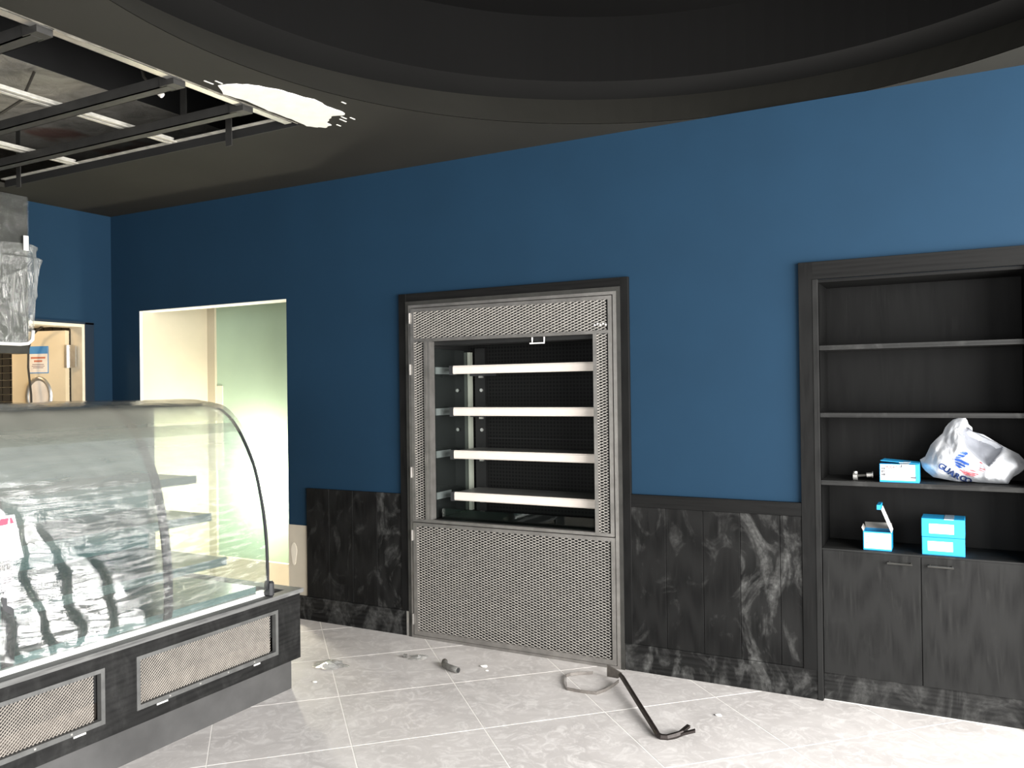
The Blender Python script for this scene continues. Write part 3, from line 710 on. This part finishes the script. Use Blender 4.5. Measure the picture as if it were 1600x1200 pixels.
for a, b, hx in ((5.160, 5.5785, 5.494), (5.5815, 6.000, 5.660)):
    d = bx('door', SX((a, b, -0.004, 0.015, 0.130, 0.712)), 'wood_cabinet', sc, bev=0.001)
    bm = B(); tube(bm, [(hx-0.045-5.58, -0.004, 0.678), (hx-0.045-5.58, -0.030, 0.678)], 0.005, 8); tube(bm, [(hx+0.045-5.58, -0.004, 0.678), (hx+0.045-5.58, -0.030, 0.678)], 0.005, 8)
    tube(bm, [(hx-0.052-5.58, -0.030, 0.678), (hx+0.052-5.58, -0.030, 0.678)], 0.0045, 8); obj('handle', bm, 'dark_steel', d)
bx('plinth', SX((5.1575, 6.0015, 0.012, 0.03, 0, 0.127)), 'plinth_dusty', sc)

# ---- blue boxes
def text_mesh(s, size, extrude=0.0, bold=0.0):
    cu = bpy.data.curves.new('txt', 'FONT'); cu.body = s; cu.size = size; cu.extrude = extrude; cu.offset = bold; cu.resolution_u = 3
    o = bpy.data.objects.new('txt', cu); C.objects.link(o)
    dg = bpy.context.evaluated_depsgraph_get(); me = bpy.data.meshes.new_from_object(o.evaluated_get(dg))
    bpy.data.objects.remove(o); bpy.data.curves.remove(cu); return me
def carton(x0, x1, y0, y1, z0, z1, label, lab, rot=0.0, tape=True):
    c = empty('carton', ((x0+x1)/2, y0, z0), label, 'box', 'blue cartons on the shelves'); c.rotation_euler = (0, 0, rot)
    w = (x1-x0)/2; d = y1-y0; h = z1-z0
    bx('body', (-w, w, 0, d, 0, h), 'box_blue', c, bev=0.0012)
    bx('label', (lab[0]*2*w-w, lab[1]*2*w-w, -0.0012, 0.0, lab[2]*h, lab[3]*h), 'paper_white', c)
    if tape: bx('tape', (0.05*w, 0.50*w, -0.0008, d+0.0005, h-0.003, h+0.0008), 'tape', c)
    return c
carton(5.584, 5.757, 0.030, 0.170, 0.720, 0.800, 'lower blue carton of the stacked pair, white label on its front', (0.14, 0.72, 0.24, 0.78), tape=False)
t = carton(5.583, 5.757, 0.034, 0.176, 0.8005, 0.884, 'upper blue carton of the stacked pair with clear tape over its top', (0.18, 0.75, 0.20, 0.72), rot=-0.02)
k = carton(5.412, 5.578, 0.018, 0.150, 1.043, 1.128, 'blue carton with large white printed label on the shelf beside the carrier bag', (0.025, 0.90, 0.12, 0.97))
# half-lifted lid and print of that carton
bm = B(); poly_prism(bm, [(-0.078, 0.0), (0.083, 0.0), (0.083, 0.128), (-0.070, 0.128)], lambda x, y: (x, y, 0.0865+0.012*(0.083-x)/0.16), lambda x, y: (x, y, 0.0885+0.012*(0.083-x)/0.16)); obj('lid', bm, 'box_blue', k)
bx('lid_tape', (0.0, 0.045, -0.001, 0.06, 0.0905, 0.0935), 'tape', k)
me = text_mesh('82047', 0.019, bold=0.0006); o = obj('print', me, 'ink_pink', k); o.rotation_euler = (math.pi/2, 0, 0); o.location = (-0.056, -0.0022, 0.064)
for (x, z, w, h) in ((-0.074, 0.060, 0.004, 0.006), (-0.066, 0.060, 0.005, 0.006), (-0.074, 0.045, 0.004, 0.008), (-0.066, 0.045, 0.003, 0.010), (-0.074, 0.031, 0.004, 0.006), (-0.067, 0.031, 0.006, 0.007), (0.000, 0.070, 0.006, 0.003), (0.008, 0.070, 0.003, 0.010), (0.008, 0.060, 0.018, 0.002), (0.048, 0.021, 0.016, 0.006)):
    bx('print_mark', (x, x+w*1.4, -0.0022, -0.001, z, z+h*1.3), 'ink_dark', k)
# open carton with its flap standing up
oc = empty('carton', (5.397, 0.030, 0.720), 'small blue carton standing open with its lid flap up, on the cupboard top', 'box', 'blue cartons on the shelves')
bm = B(); w, d, h, th = 0.060, 0.115, 0.088, 0.0018
box(bm, -w, w, 0, th, 0, h); box(bm, -w, w, d-th, d, 0, h); box(bm, -w, -w+th, th, d-th, 0, h); box(bm, w-th, w, th, d-th, 0, h); box(bm, -w, w, 0, d, 0, th); obj('body', bm, 'box_blue', oc)
bx('label', (-w+0.004, w-0.001, -0.0012, 0, 0.010, 0.082), 'paper_white', oc)
bm = B(); poly_prism(bm, [(0, 0), (0.113, 0), (0.113, 0.110), (0, 0.105)], lambda u, v: (w-0.28*v-1.1*v*v, u, h+v), lambda u, v: (w-0.28*v-1.1*v*v+0.0016, u, h+v+0.0004))
bmesh.ops.subdivide_edges(bm, edges=[e for e in bm.edges if abs(e.verts[0].co.z-e.verts[1].co.z) > 0.05], cuts=4)
obj('flap', bm, 'paper_white', oc)
bm = B(); box(bm, w-0.060, w-0.044, 0.0, 0.113, h+0.104, h+0.126); obj('flap_tongue', bm, 'box_blue', oc)
bm = B(); poly_prism(bm, [(-w, d), (w, d), (w-0.008, d+0.035), (-w-0.006, d+0.035)], lambda x, y: (x, y, h+(y-d)*0.6), lambda x, y: (x, y, h+(y-d)*0.6+0.0015)); obj('back_flap', bm, 'box_inner', oc)
bm = B(); poly_prism(bm, [(-w, 0), (-w, d), (-w-0.010, d), (-w-0.008, 0.01)], lambda x, y: (x, y, h+(-w-x)*1.8), lambda x, y: (x, y, h+(-w-x)*1.8+0.0015)); obj('side_flap', bm, 'box_inner', oc)
for (x, z) in ((-0.048, 0.062), (-0.040, 0.062), (-0.048, 0.050), (-0.048, 0.034), (-0.040, 0.034)): bx('print_mark', (x, x+0.005, -0.0017, -0.001, z, z+0.004), 'ink_red', oc)
for (x, z, w_) in ((0.004, 0.072, 0.006), (0.036, 0.024, 0.014)): bx('print_mark', (x, x+w_, -0.0017, -0.001, z, z+0.004), 'mortar_dab', oc)
# small metal lock part on the shelf
hw = empty('lock_part', (5.325, 0.055, 1.043), 'small shiny metal fitting lying on the shelf left of the blue carton', 'fitting')
bm = B(); tube(bm, [(-0.030, 0, 0.018), (-0.012, 0, 0.018)], 0.018, 14); tube(bm, [(-0.02, 0, 0.03), (-0.02, 0, 0.042)], 0.009, 10); obj('knob', bm, 'zinc', hw)
obj('rod', tube(B(), [(-0.012, 0, 0.022), (0.030, 0.002, 0.026)], 0.006, 8), 'dark_steel', hw)
bm = B(); tube(bm, [(0.028, 0.002, 0.026), (0.056, 0.004, 0.029)], 0.011, 12); tube(bm, [(0.052, 0.004, 0.029), (0.056, 0.004, 0.029)], 0.015, 12); obj('sleeve', bm, 'zinc', hw)

# ---- carrier bag
S_ = lambda a, b: (5.564+(a-0)*0.0002725, 1.3745-b*0.000303)     # crop units -> x, z on the shelf
sil = [(50, 770), (130, 720), (170, 640), (215, 540), (300, 450), (400, 360), (440, 270), (490, 210), (560, 150), (660, 120), (740, 112), (770, 160), (790, 220), (840, 265), (845, 330), (900, 345), (1000, 370), (1100, 430), (1200, 490), (1300, 550), (1400, 600), (1500, 650), (1575, 730), (1590, 800), (1565, 880), (1500, 935), (1420, 985), (1375, 1040), (1345, 1100), (1200, 1110), (1000, 1095), (800, 1075), (600, 1085), (400, 1055), (250, 1030), (130, 940), (80, 880)]
mouth = [(600, 290), (690, 275), (800, 268), (845, 325), (900, 345), (1200, 490), (1295, 555), (1245, 640), (1180, 695), (1110, 780), (1065, 822), (990, 780), (880, 690), (740, 545), (700, 430), (640, 350)]
def pip(x, y, P):
    c = False; n = len(P)
    for i in range(n):
        a, b = P[i], P[i-1]
        if (a[1] > y) != (b[1] > y) and x < (b[0]-a[0])*(y-a[1])/(b[1]-a[1])+a[0]: c = not c
    return c
def seg_d(x, y, P):
    best = 1e9; n = len(P)
    for i in range(n):
        a, b = P[i], P[(i+1) % n]; dx, dy = b[0]-a[0], b[1]-a[1]
        t = max(0, min(1, ((x-a[0])*dx+(y-a[1])*dy)/(dx*dx+dy*dy))); best = min(best, math.hypot(x-a[0]-t*dx, y-a[1]-t*dy))
    return best
def bag_front(a, b):
    e = min(1, seg_d(a, b, sil)/330) if pip(a, b, sil) else 0
    y = 0.135-0.095*math.sin(e*math.pi/2)-0.03*max(0, (b-500)/600)*min(1, e*3)
    y += 0.016*noise.noise((a/140+b/500, b/260, 0.5))*min(1, e*4)+0.007*noise.noise((a/50, b/90, 2))*min(1, e*4)
    if pip(a, b, mouth):
        m = min(1, seg_d(a, b, mouth)/30); y += 0.09*m
    return max(0.012, y)
def dens(P, step=30):
    out = []
    for i, p in enumerate(P):
        q = P[(i+1) % len(P)]; n = max(1, int(math.hypot(q[0]-p[0], q[1]-p[1])/step))
        for k in range(n): out.append((p[0]+(q[0]-p[0])*k/n, p[1]+(q[1]-p[1])*k/n))
    return out
ds = dens(sil); cen = (760, 690); NR = 40
bm = B(); rows = []
for t in range(1, NR+1):
    f = t/NR; rows.append([(cen[0]+(p[0]-cen[0])*f, cen[1]+(p[1]-cen[1])*f) for p in ds])
def bagv(a, b, back=False):
    x, z = S_(a, b); y = bag_front(a, b)
    if back: y = 0.15+0.06*math.sin(min(1, seg_d(a, b, sil)/300)*math.pi/2)
    return (x, y, max(z, 1.0445))
for back in (False, True):
    c = bm.verts.new(bagv(*cen, back)); R = [[bm.verts.new(bagv(*p, back)) for p in r] for r in rows]; n = len(ds)
    for i in range(n): bm.faces.new((c, R[0][i], R[0][(i+1) % n]))
    for A_, B_ in zip(R, R[1:]):
        for i in range(n): bm.faces.new((A_[i], B_[i], B_[(i+1) % n], A_[(i+1) % n]))
bmesh.ops.remove_doubles(bm, verts=bm.verts, dist=0.0004)
bag = empty('carrier_bag', (0, 0, 0), 'crumpled white plastic carrier bag with blue and red logo on the shelf', 'bag')
obj('body', bm, 'bag_plastic', bag, smooth=True)
# far side inside the bag's mouth: thin layer, show-through and shade painted grey
P = dens(mouth, 30); mc = (950, 540); bm = B(); c = bm.verts.new((*S_(*mc), 0)); R = []
for f in (0.25, 0.5, 0.75, 0.96): R.append([bm.verts.new((*S_(mc[0]+(p[0]-mc[0])*f, mc[1]+(p[1]-mc[1])*f), 0)) for p in P])
for i in range(len(P)): bm.faces.new((c, R[0][i], R[0][(i+1) % len(P)]))
for A_, B_ in zip(R, R[1:]):
    for i in range(len(P)): bm.faces.new((A_[i], B_[i], B_[(i+1) % len(P)], A_[(i+1) % len(P)]))
for v in bm.verts:
    x, z = v.co.x, v.co.y; a_, b_ = (x-5.564)/0.0002725, (1.3745-z)/0.000303
    v.co = (x, bag_front(a_, b_)-0.006+0.004*noise.noise((a_/90, b_/90, 3)), z)
obj('inner_side', bm, 'bag_inside_shade', bag, smooth=True)
# lettering and emblem follow the bag's front
def on_bag(a, b, off=0.0022):
    x, z = S_(a, b); return (x, bag_front(a, b)-off, z)
base = [(335, 800), (480, 905), (585, 985), (730, 1065)]
letters = [('G', 385, 830, 30), ('U', 458, 880, 34), ('A', 532, 935, 35), ('R', 612, 985, 30), ('C', 693, 1020, 25), ('O', 770, 1052, 22)]
for ch, ca, cb_, ang in letters:
    me = text_mesh(ch, 1.0, bold=0.045); xs_ = [v.co.x for v in me.vertices]; ys_ = [v.co.y for v in me.vertices]
    mx, my = (min(xs_)+max(xs_))/2, (min(ys_)+max(ys_))/2; s = 100/(max(ys_)-min(ys_)); an = math.radians(ang)
    bm = B(); bm.from_mesh(me); bmesh.ops.triangulate(bm, faces=bm.faces)
    for v in bm.verts:
        u, w_ = (v.co.x-mx)*s*1.05, -(v.co.y-my)*s
        v.co = on_bag(ca+u*math.cos(an)-w_*math.sin(an), min(cb_+u*math.sin(an)+w_*math.cos(an), 1078), 0.008)
    obj('letter', bm, 'letter_blue', bag)
blue = [[(700, 600), (760, 610), (775, 640), (735, 655), (650, 625)], [(640, 640), (735, 660), (700, 690), (615, 665)], [(605, 670), (690, 692), (650, 705), (585, 695)],
        [(580, 710), (640, 705), (790, 775), (780, 805), (740, 800), (660, 755), (575, 735)], [(572, 745), (640, 765), (740, 815), (715, 835), (640, 800), (578, 765)], [(580, 775), (640, 808), (700, 840), (640, 850), (600, 815)]]
red = [[(650, 865), (720, 905), (800, 935), (890, 955), (880, 968), (790, 950), (710, 920), (640, 878)], [(690, 870), (780, 910), (920, 935), (905, 948), (790, 925), (700, 885)], [(790, 868), (880, 890), (890, 900), (800, 885)],
       [(660, 895), (740, 945), (860, 980), (850, 985), (730, 955)], [(925, 835), (1000, 850), (1015, 865), (940, 850)], [(880, 855), (990, 880), (985, 888), (890, 864)], [(900, 740), (950, 745), (995, 785), (960, 770)]]
for P, m_ in [(p, 'logo_blue') for p in blue]+[(p, 'logo_red') for p in red]:
    P = dens(P, 26)
    bm = B(); vs = [bm.verts.new((p[0], p[1], 0)) for p in P]
    for t in tessellate_polygon([[Vector((*p, 0)) for p in P]]): bm.faces.new([vs[i] for i in t])
    for v in bm.verts: v.co = on_bag(v.co.x, v.co.y, 0.011)
    obj('logo_stripe', bm, m_, bag)

# ================================================================== DISPLAY CASE
XC = 2.8035; YE = -1.005; YL = -4.2
dc = empty('display_case', (2.4, -1.6, 0), 'curved-glass refrigerated display case on a black base with mesh grilles', 'display case')
DX = lambda b: (b[0]-2.4, b[1]-2.4, b[2]+1.6, b[3]+1.6, b[4], b[5])
dv = lambda x, y, z: (x-2.4, y+1.6, z)
# front board built around its two grille openings
g_open = [(-2.495-0.30, -2.095), (-1.953, -1.162), (-3.70, -2.93)]
bm = B(); ysb = sorted([YL, YE]+[v for g in g_open for v in g])
for a, b in zip(ysb, ysb[1:]):
    mid = (a+b)/2
    if any(g[0] < mid < g[1] for g in g_open):
        box(bm, *DX((XC-0.03, XC, a, b, 0.161, 0.219))); box(bm, *DX((XC-0.03, XC, a, b, 0.436, 0.488)))
    else: box(bm, *DX((XC-0.03, XC, a, b, 0.161, 0.488)))
obj('front_board', bm, 'counter_black', dc)
bx('end_board', DX((1.95, XC-0.03, YE-0.02, YE, 0.161, 0.488)), 'counter_black', dc)
bx('kick_board', DX((1.95, 2.752, YL, YE-0.012, 0.0, 0.161)), 'kick_grey', dc)
bm = B(); box(bm, *DX((XC-0.042, XC+0.014, YL, YE+0.012, 0.488, 0.508))); obj('ledge', bm, 'counter_slab', dc)
bx('ledge_end', DX((1.95, XC-0.042, YE-0.06, YE+0.012, 0.488, 0.507)), 'counter_slab', dc)
bx('well', DX((1.95, XC-0.03, YL, YE-0.02, 0.30, 0.44)), 'black_void', dc)
fn2 = lambda u, v, d: (XC-0.016-2.4+d, u+1.6, v)
for g in g_open:
    gr = empty('grille'); gr.parent = dc
    y0, y1 = g
    bm = B()
    for b_ in ((XC-0.02, XC+0.004, y0, y0+0.017, 0.219, 0.436), (XC-0.02, XC+0.004, y1-0.017, y1, 0.219, 0.436), (XC-0.02, XC+0.004, y0+0.017, y1-0.017, 0.219, 0.238), (XC-0.02, XC+0.004, y0+0.017, y1-0.017, 0.420, 0.436)): box(bm, *DX(b_))
    fo = obj('grille_frame', bm, 'grille_frame', dc)
    bpy.data.objects.remove(gr)
    tag(obj('mesh', expanded(y0+0.012, y1-0.030, 0.232, 0.424, 0.0150, 0.0132, 0.0027, fn2, tilt=0.0015), 'grille_steel', fo), kind='stuff')
    bx('backing', DX((XC-0.052, XC-0.048, y0, y1, 0.2, 0.45)), 'grille_back', fo)
    for k in range(4):
        yy = y0+(y1-y0)*(0.2+0.2*k); bx('rivet', DX((XC+0.002, XC+0.0055, yy-0.004, yy+0.004, 0.226, 0.233)), 'zinc', fo)
for (yy, l) in ((-1.83, 0.055), (-1.30, 0.04), (-2.20, 0.05)):
    bx('chipped_spot', DX((XC-0.001, XC+0.0012, yy-l/2, yy+l/2, 0.209, 0.216)), 'scrap_white', dc)
bx('bumper_rail', DX((2.722, 2.766, YL, -1.185, 0.508, 0.531)), 'white_rail', dc, bev=0.003)
bx('sill', DX((2.62, 2.795, YL, -1.20, 0.440, 0.50)), 'dark_steel', dc)
# curved glass profile (x, z)
prof = [(2.30, 1.440), (2.40, 1.432), (2.47, 1.420), (2.515, 1.402), (2.566, 1.365), (2.605, 1.324), (2.639, 1.278), (2.681, 1.209), (2.718, 1.133), (2.746, 1.041), (2.774, 0.918), (2.790, 0.796), (2.796, 0.674), (2.796, 0.597), (2.788, 0.545)]
def catmull(P, n=5):
    out = []
    for i in range(len(P)-1):
        p0, p1, p2, p3 = P[max(i-1, 0)], P[i], P[i+1], P[min(i+2, len(P)-1)]
        for k in range(n):
            t = k/n; out.append(tuple(0.5*((2*p1[j])+(-p0[j]+p2[j])*t+(2*p0[j]-5*p1[j]+4*p2[j]-p3[j])*t*t+(-p0[j]+3*p1[j]-3*p2[j]+p3[j])*t**3) for j in (0, 1)))
    return out+[P[-1]]
PF = catmull(prof)
def sweep(y0, y1, off=0.0):
    bm = B(); a = [bm.verts.new(dv(x+off, y0, z)) for x, z in PF]; b = [bm.verts.new(dv(x+off, y1, z)) for x, z in PF]
    for i in range(len(PF)-1): bm.faces.new((a[i], a[i+1], b[i+1], b[i]))
    return bm
joints = [-1.22, -1.79, -2.46, -3.13, -3.80, -4.15]
for a, b in zip(joints, joints[1:]):
    obj('curved_pane', sweep(a-0.006, b+0.006), 'glass', dc, smooth=True)
for k, j in enumerate(joints[:-1]):
    path = [dv(x+0.002, j, z) for x, z in (PF[8:] if k else PF[10:])]
    bm = B(); hw_ = 0.020 if k else 0.007
    a = [[bm.verts.new((p[0]+d, p[1]+s*hw_, p[2]+d*0.4)) for s, d in ((-1, -0.004), (1, -0.004), (1, 0.004), (-1, 0.004))] for p in path]
    for p, q in zip(a, a[1:]):
        for i in range(4): bm.faces.new((p[i], p[(i+1) % 4], q[(i+1) % 4], q[i]))
    bm.faces.new(a[0]); bm.faces.new(a[-1][::-1]); obj('seal', bm, 'black_rubber', dc, smooth=False)
# end pane
outline = [(1.96, 0.545)]+[(1.96, 1.43)]+[(x-0.006, z-0.006) for x, z in PF]
bm = B(); vs = [bm.verts.new(dv(x, -1.222, z)) for x, z in outline]; bm.faces.new(vs); obj('end_pane', bm, 'glass', dc)
bx('back_panel', DX((1.95, 1.975, YL, -1.24, 0.44, 1.43)), 'case_grey', dc)
bx('back_post', DX((1.95, 1.98, -1.24, -1.20, 0.44, 1.43)), 'zinc', dc)
bx('lid', DX((1.95, 2.36, YL, -1.215, 1.430, 1.446)), 'case_grey', dc)
bx('deck', DX((1.96, 2.74, YL, -1.24, 0.50, 0.56)), 'case_grey', dc)
for z, x1 in ((1.085, 2.40), (0.905, 2.50), (0.700, 2.60)):
    s = bx('shelf', DX((1.98, x1, YL, -1.30, z-0.012, z)), 'case_shelf', dc)
    bx('shelf_edge', DX((x1, x1+0.012, YL, -1.30, z-0.035, z+0.004)), 'case_shelf', s)
bx('end_foot', DX((2.76, 2.815, -1.215, -1.185, 0.508, 0.585)), 'black_rubber', dc, bev=0.01)
# stretch film over the glass front
def sstep(t):
    t = max(0.0, min(1.0, t)); return t*t*(3-2*t)
def saw(t):
    t -= math.floor(t)
    return -math.cos(math.pi*t/0.66) if t < 0.66 else math.cos(math.pi*(t-0.66)/0.34)
def film_sheet(name, y0, y1, i0, i1, lift, amp, mat, label, cat, seed, ny=130, ragged=0.0, sag=None):
    bm = B(); rows = []
    seg = PF[i0:i1]; 
    pts = []
    for i in range(len(seg)-1):
        for k in range(3): t = k/3; pts.append((seg[i][0]+(seg[i+1][0]-seg[i][0])*t, seg[i][1]+(seg[i+1][1]-seg[i][1])*t))
    pts.append(seg[-1])
    for j in range(ny+1):
        y = y0+(y1-y0)*j/ny; row = []
        for i, (x, z) in enumerate(pts):
            a, b = pts[max(i-1, 0)], pts[min(i+1, len(pts)-1)]; tx, tz = b[0]-a[0], b[1]-a[1]; l = math.hypot(tx, tz); nx, nz = -tz/l, tx/l
            if nx < 0: nx, nz = -nx, -nz
            s = i/len(pts)
            zb = 1.15-0.85*(y+2.47)+0.06*noise.noise((y*5, 0, seed+6)); wl = 0.05+0.95*sstep((zb-z)/0.09)*sstep((1.17-z)/0.06); wr = sstep((y+1.80)/0.1)
            ph = y/0.15+1.3*z*z+1.25*noise.noise((z*2.4, y*2.2, seed))+0.34*noise.noise((z*9, y*5, seed+2))
            h = lift+0.0165*wl*saw(ph)*(0.75+0.45*noise.noise((y*4, z*5, seed+8)))+amp*(0.25+0.75*wl)*(0.5+0.5*noise.noise((y*5+z*2.0, z*1.6, seed)))
            h += wr*0.006*abs(noise.noise((y*6-z*7, z*1.2, seed+4)))+0.0026*noise.noise((y*16, z*42, seed+7))*(0.35+wl)+0.0010*noise.noise((y*60, z*45, seed+9))*sstep((1.12-z)/0.1)
            yy = y+0.010*noise.noise((z*6, y*3, seed+11))+ragged*noise.noise((z*9, 0, seed+5))*(1 if j in (0, ny) else 0)
            row.append(bm.verts.new((x+nx*h, yy, z+nz*h)))
        rows.append(row)
    for a, b in zip(rows, rows[1:]):
        for i in range(len(pts)-1): bm.faces.new((a[i], a[i+1], b[i+1], b[i]))
    return tag(obj(name, bm, mat, None, smooth=True), label, cat)
n_ = len(PF)
film_sheet('stretch_film', -3.6, -1.245, 23, n_, 0.012, 0.010, 'case_film', 'clear creased stretch film over the curved glass front of the display case', 'plastic film', 1.0, 240)
# milky sheet over the lid and the top of the curve
bm = B(); lp = [(1.93, 1.36), (1.935, 1.455), (2.0, 1.463), (2.2, 1.463), (2.31, 1.460)]+[(x+0.018, z+0.016) for x, z in PF[6:30]]
rows = []
for j in range(91):
    y = -3.6+(2.39)*j/90; row = []
    for i, (x, z) in enumerate(lp):
        d = 0.006*noise.noise((y*3, x*4, z*3))+0.004*noise.noise((y*11, x*6, 2))
        row.append(bm.verts.new((x+(0.6*abs(d) if i > 4 else 0), y, z+abs(d)-(0.0 if i != 0 else 0.02*noise.noise((y*6, 0, 0))))))
    rows.append(row)
for a, b in zip(rows, rows[1:]):
    for i in range(len(lp)-1): bm.faces.new((a[i], a[i+1], b[i+1], b[i]))
tag(obj('cover_sheet', bm, 'lid_film', None, smooth=True), 'milky plastic sheet lying over the lid of the display case', 'plastic sheet')
# paper sticker on the glass
st = empty('glass_sticker', (2.83, -2.62, 0.99), 'white paper sticker with a red mark on the film of the display case', 'sticker')
def on_case(y, z, off=0.045):
    for (xa, za), (xb, zb) in zip(PF, PF[1:]):
        if zb <= z <= za and za > zb:
            return (xa+(xb-xa)*(za-z)/(za-zb)+off-2.83, y+2.62, z-0.99)
    return (2.80+off-2.83, y+2.62, z-0.99)
bm = B(); q = [(-2.86, 0.93), (-2.415, 0.925), (-2.425, 1.075), (-2.86, 1.08)]
poly_prism(bm, q, lambda y, z: on_case(y, z, 0.046), lambda y, z: on_case(y, z, 0.044)); obj('sheet', bm, 'paper_white', st)
for P in ([(-2.60, 1.035), (-2.455, 1.045), (-2.447, 1.066), (-2.475, 1.066), (-2.485, 1.052), (-2.60, 1.055)], [(-2.444, 1.046), (-2.432, 1.047), (-2.437, 1.066), (-2.444, 1.066)]):
    obj('red_mark', poly_prism(B(), P, lambda y, z: on_case(y, z, 0.0475), lambda y, z: on_case(y, z, 0.0455)), 'ink_red', st)

# ================================================================== THINGS ON THE FLOOR
# elbow of grey pipe
def arc(c, r, a0, a1, n): return [(c[0]+r*math.cos(a0+(a1-a0)*k/n), c[1]+r*math.sin(a0+(a1-a0)*k/n), 0.017) for k in range(n+1)]
path = [(3.255, -0.375, 0.017), (3.270, -0.400, 0.017), (3.288, -0.422, 0.017), (3.312, -0.437, 0.017), (3.345, -0.448, 0.017), (3.395, -0.462, 0.017)]
pe = empty('pipe_elbow', (3.32, -0.43, 0), 'short bent piece of grey pipe lying on the floor tiles', 'pipe')
L_ = lambda P: [(p[0]-3.32, p[1]+0.43, p[2]) for p in P]
obj('pipe', tube(B(), L_(path), 0.0165, 14), 'pipe_grey', pe, smooth=True)
a, b = Vector(path[-2]), Vector(path[-1]); d = (b-a).normalized()
obj('bore', tube(B(), L_([b-d*0.002, b+d*0.0006]), 0.013, 14), 'black_void', pe)
# pry bar
pb = empty('pry_bar', (4.4, -0.5, 0), 'dark steel pry bar with forked claw lying on the floor', 'pry bar')
PBx = lambda p: (p[0]-4.4, p[1]+0.5, p[2])
main = [(4.215, -0.232, 0.045), (4.24, -0.262, 0.043), (4.40, -0.495, 0.030), (4.57, -0.742, 0.017), (4.592, -0.772, 0.012)]
bm = B(); tube(bm, [PBx(p) for p in main], [0.011, 0.013, 0.013, 0.013, 0.012], 6); obj('shaft', bm, 'iron_bar', pb)
curve = [(4.588, -0.768, 0.012), (4.606, -0.776, 0.009), (4.630, -0.768, 0.008), (4.660, -0.744, 0.014), (4.685, -0.720, 0.022)]
bm = B(); tube(bm, [PBx(p) for p in curve], [0.012, 0.013, 0.013, 0.013, 0.012], 6)
for s in (-1, 1):
    n_v = Vector((0.024, 0.026, 0)).normalized(); side = Vector((-n_v.y, n_v.x, 0))*s
    p0 = Vector((4.676, -0.730, 0.019))+side*0.005; p1 = Vector((4.716, -0.694, 0.036))+side*0.026
    ribbon(bm, [PBx(p0), PBx(p0.lerp(p1, 0.5)), PBx(p1)], 0.011, 0.018)
obj('claw', bm, 'iron_bar', pb)
bm = B(); P4 = [(4.219, -0.225, 0.052), (4.205, -0.245, 0.030), (4.118, -0.170, 0.003), (4.112, -0.152, 0.058)]
va = [bm.verts.new(PBx(p)) for p in P4]; vb = [bm.verts.new(PBx((p[0]+0.004, p[1]+0.006, p[2]))) for p in P4]
bm.faces.new(va); bm.faces.new(vb[::-1])
for i in range(4): bm.faces.new((va[i], vb[i], vb[(i+1) % 4], va[(i+1) % 4]))
obj('blade', bm, 'strap_steel', pb)
# bent steel strap
sp = [(4.040, -0.170, 0.010), (3.985, -0.205, 0.010), (3.945, -0.245, 0.012), (3.935, -0.275, 0.012), (3.965, -0.345, 0.012), (4.010, -0.432, 0.008), (4.06, -0.435, 0.008), (4.125, -0.432, 0.008), (4.165, -0.425, 0.008), (4.19, -0.37, 0.010), (4.205, -0.300, 0.014), (4.212, -0.245, 0.018)]
tag(obj('steel_strap', ribbon(B(), sp, 0.016, 0.002), 'strap_steel'), 'thin bent metal strap lying beside the pry bar', 'strap')
# scraps
def scrap(name, c, r, hgt, mat, label, cat, seed):
    bm = B(); n = 22; rows = []
    for t in range(1, 7):
        f = t/6; row = []
        for k in range(n):
            a = 2*math.pi*k/n; rr = r*f*(0.75+0.35*noise.noise((math.cos(a)*1.7, math.sin(a)*1.7, seed)))
            x, y = c[0]+rr*math.cos(a)*1.25, c[1]+rr*math.sin(a)
            z = 0.002+hgt*abs(noise.noise((x*14, y*14, seed+2)))*(1.15-f)
            row.append(bm.verts.new((x, y, z)))
        rows.append(row)
    v0 = bm.verts.new((c[0], c[1], 0.002+hgt*0.6))
    for k in range(n): bm.faces.new((v0, rows[0][k], rows[0][(k+1) % n]))
    for a, b in zip(rows, rows[1:]):
        for k in range(n): bm.faces.new((a[k], b[k], b[(k+1) % n], a[(k+1) % n]))
    return tag(obj(name, bm, mat, None, smooth=True), label, cat)
scrap('plastic_scrap', (2.70, -0.66, 0), 0.10, 0.05, 'scrap_film', 'crumpled clear plastic scrap on the floor beside the end of the case base', 'scrap', 2.0)
cs = scrap('plastic_wrapper', (3.06, -0.34, 0), 0.065, 0.03, 'scrap_film', 'small clear wrapper with a dark end on the floor left of the pipe', 'scrap', 6.0)
obj('dark_end', tube(B(), [(2.985, -0.375, 0.012), (3.005, -0.372, 0.012)], 0.011, 8), 'pipe_grey', cs)
for i, (x, y, r, lab) in enumerate(((3.47, -0.315, 0.016, 'white plaster crumb on the floor right of the pipe'), (3.51, -0.36, 0.008, 'tiny white crumb just below the larger plaster crumb'), (4.76, -0.42, 0.012, 'white crumb on the bright floor right of the pry bar'), (2.80, -0.90, 0.010, 'white crumb on the floor by the foot of the case base'))):
    bm = B(); bmesh.ops.create_icosphere(bm, subdivisions=1, radius=r)
    for v in bm.verts: v.co = Vector((x, y, r*0.35))+Vector((v.co.x*1.4, v.co.y, v.co.z*0.4))*(1+0.4*noise.noise(v.co*90))
    tag(obj('plaster_crumb', bm, 'scrap_white'), lab, 'crumb', 'plaster crumbs on the floor')
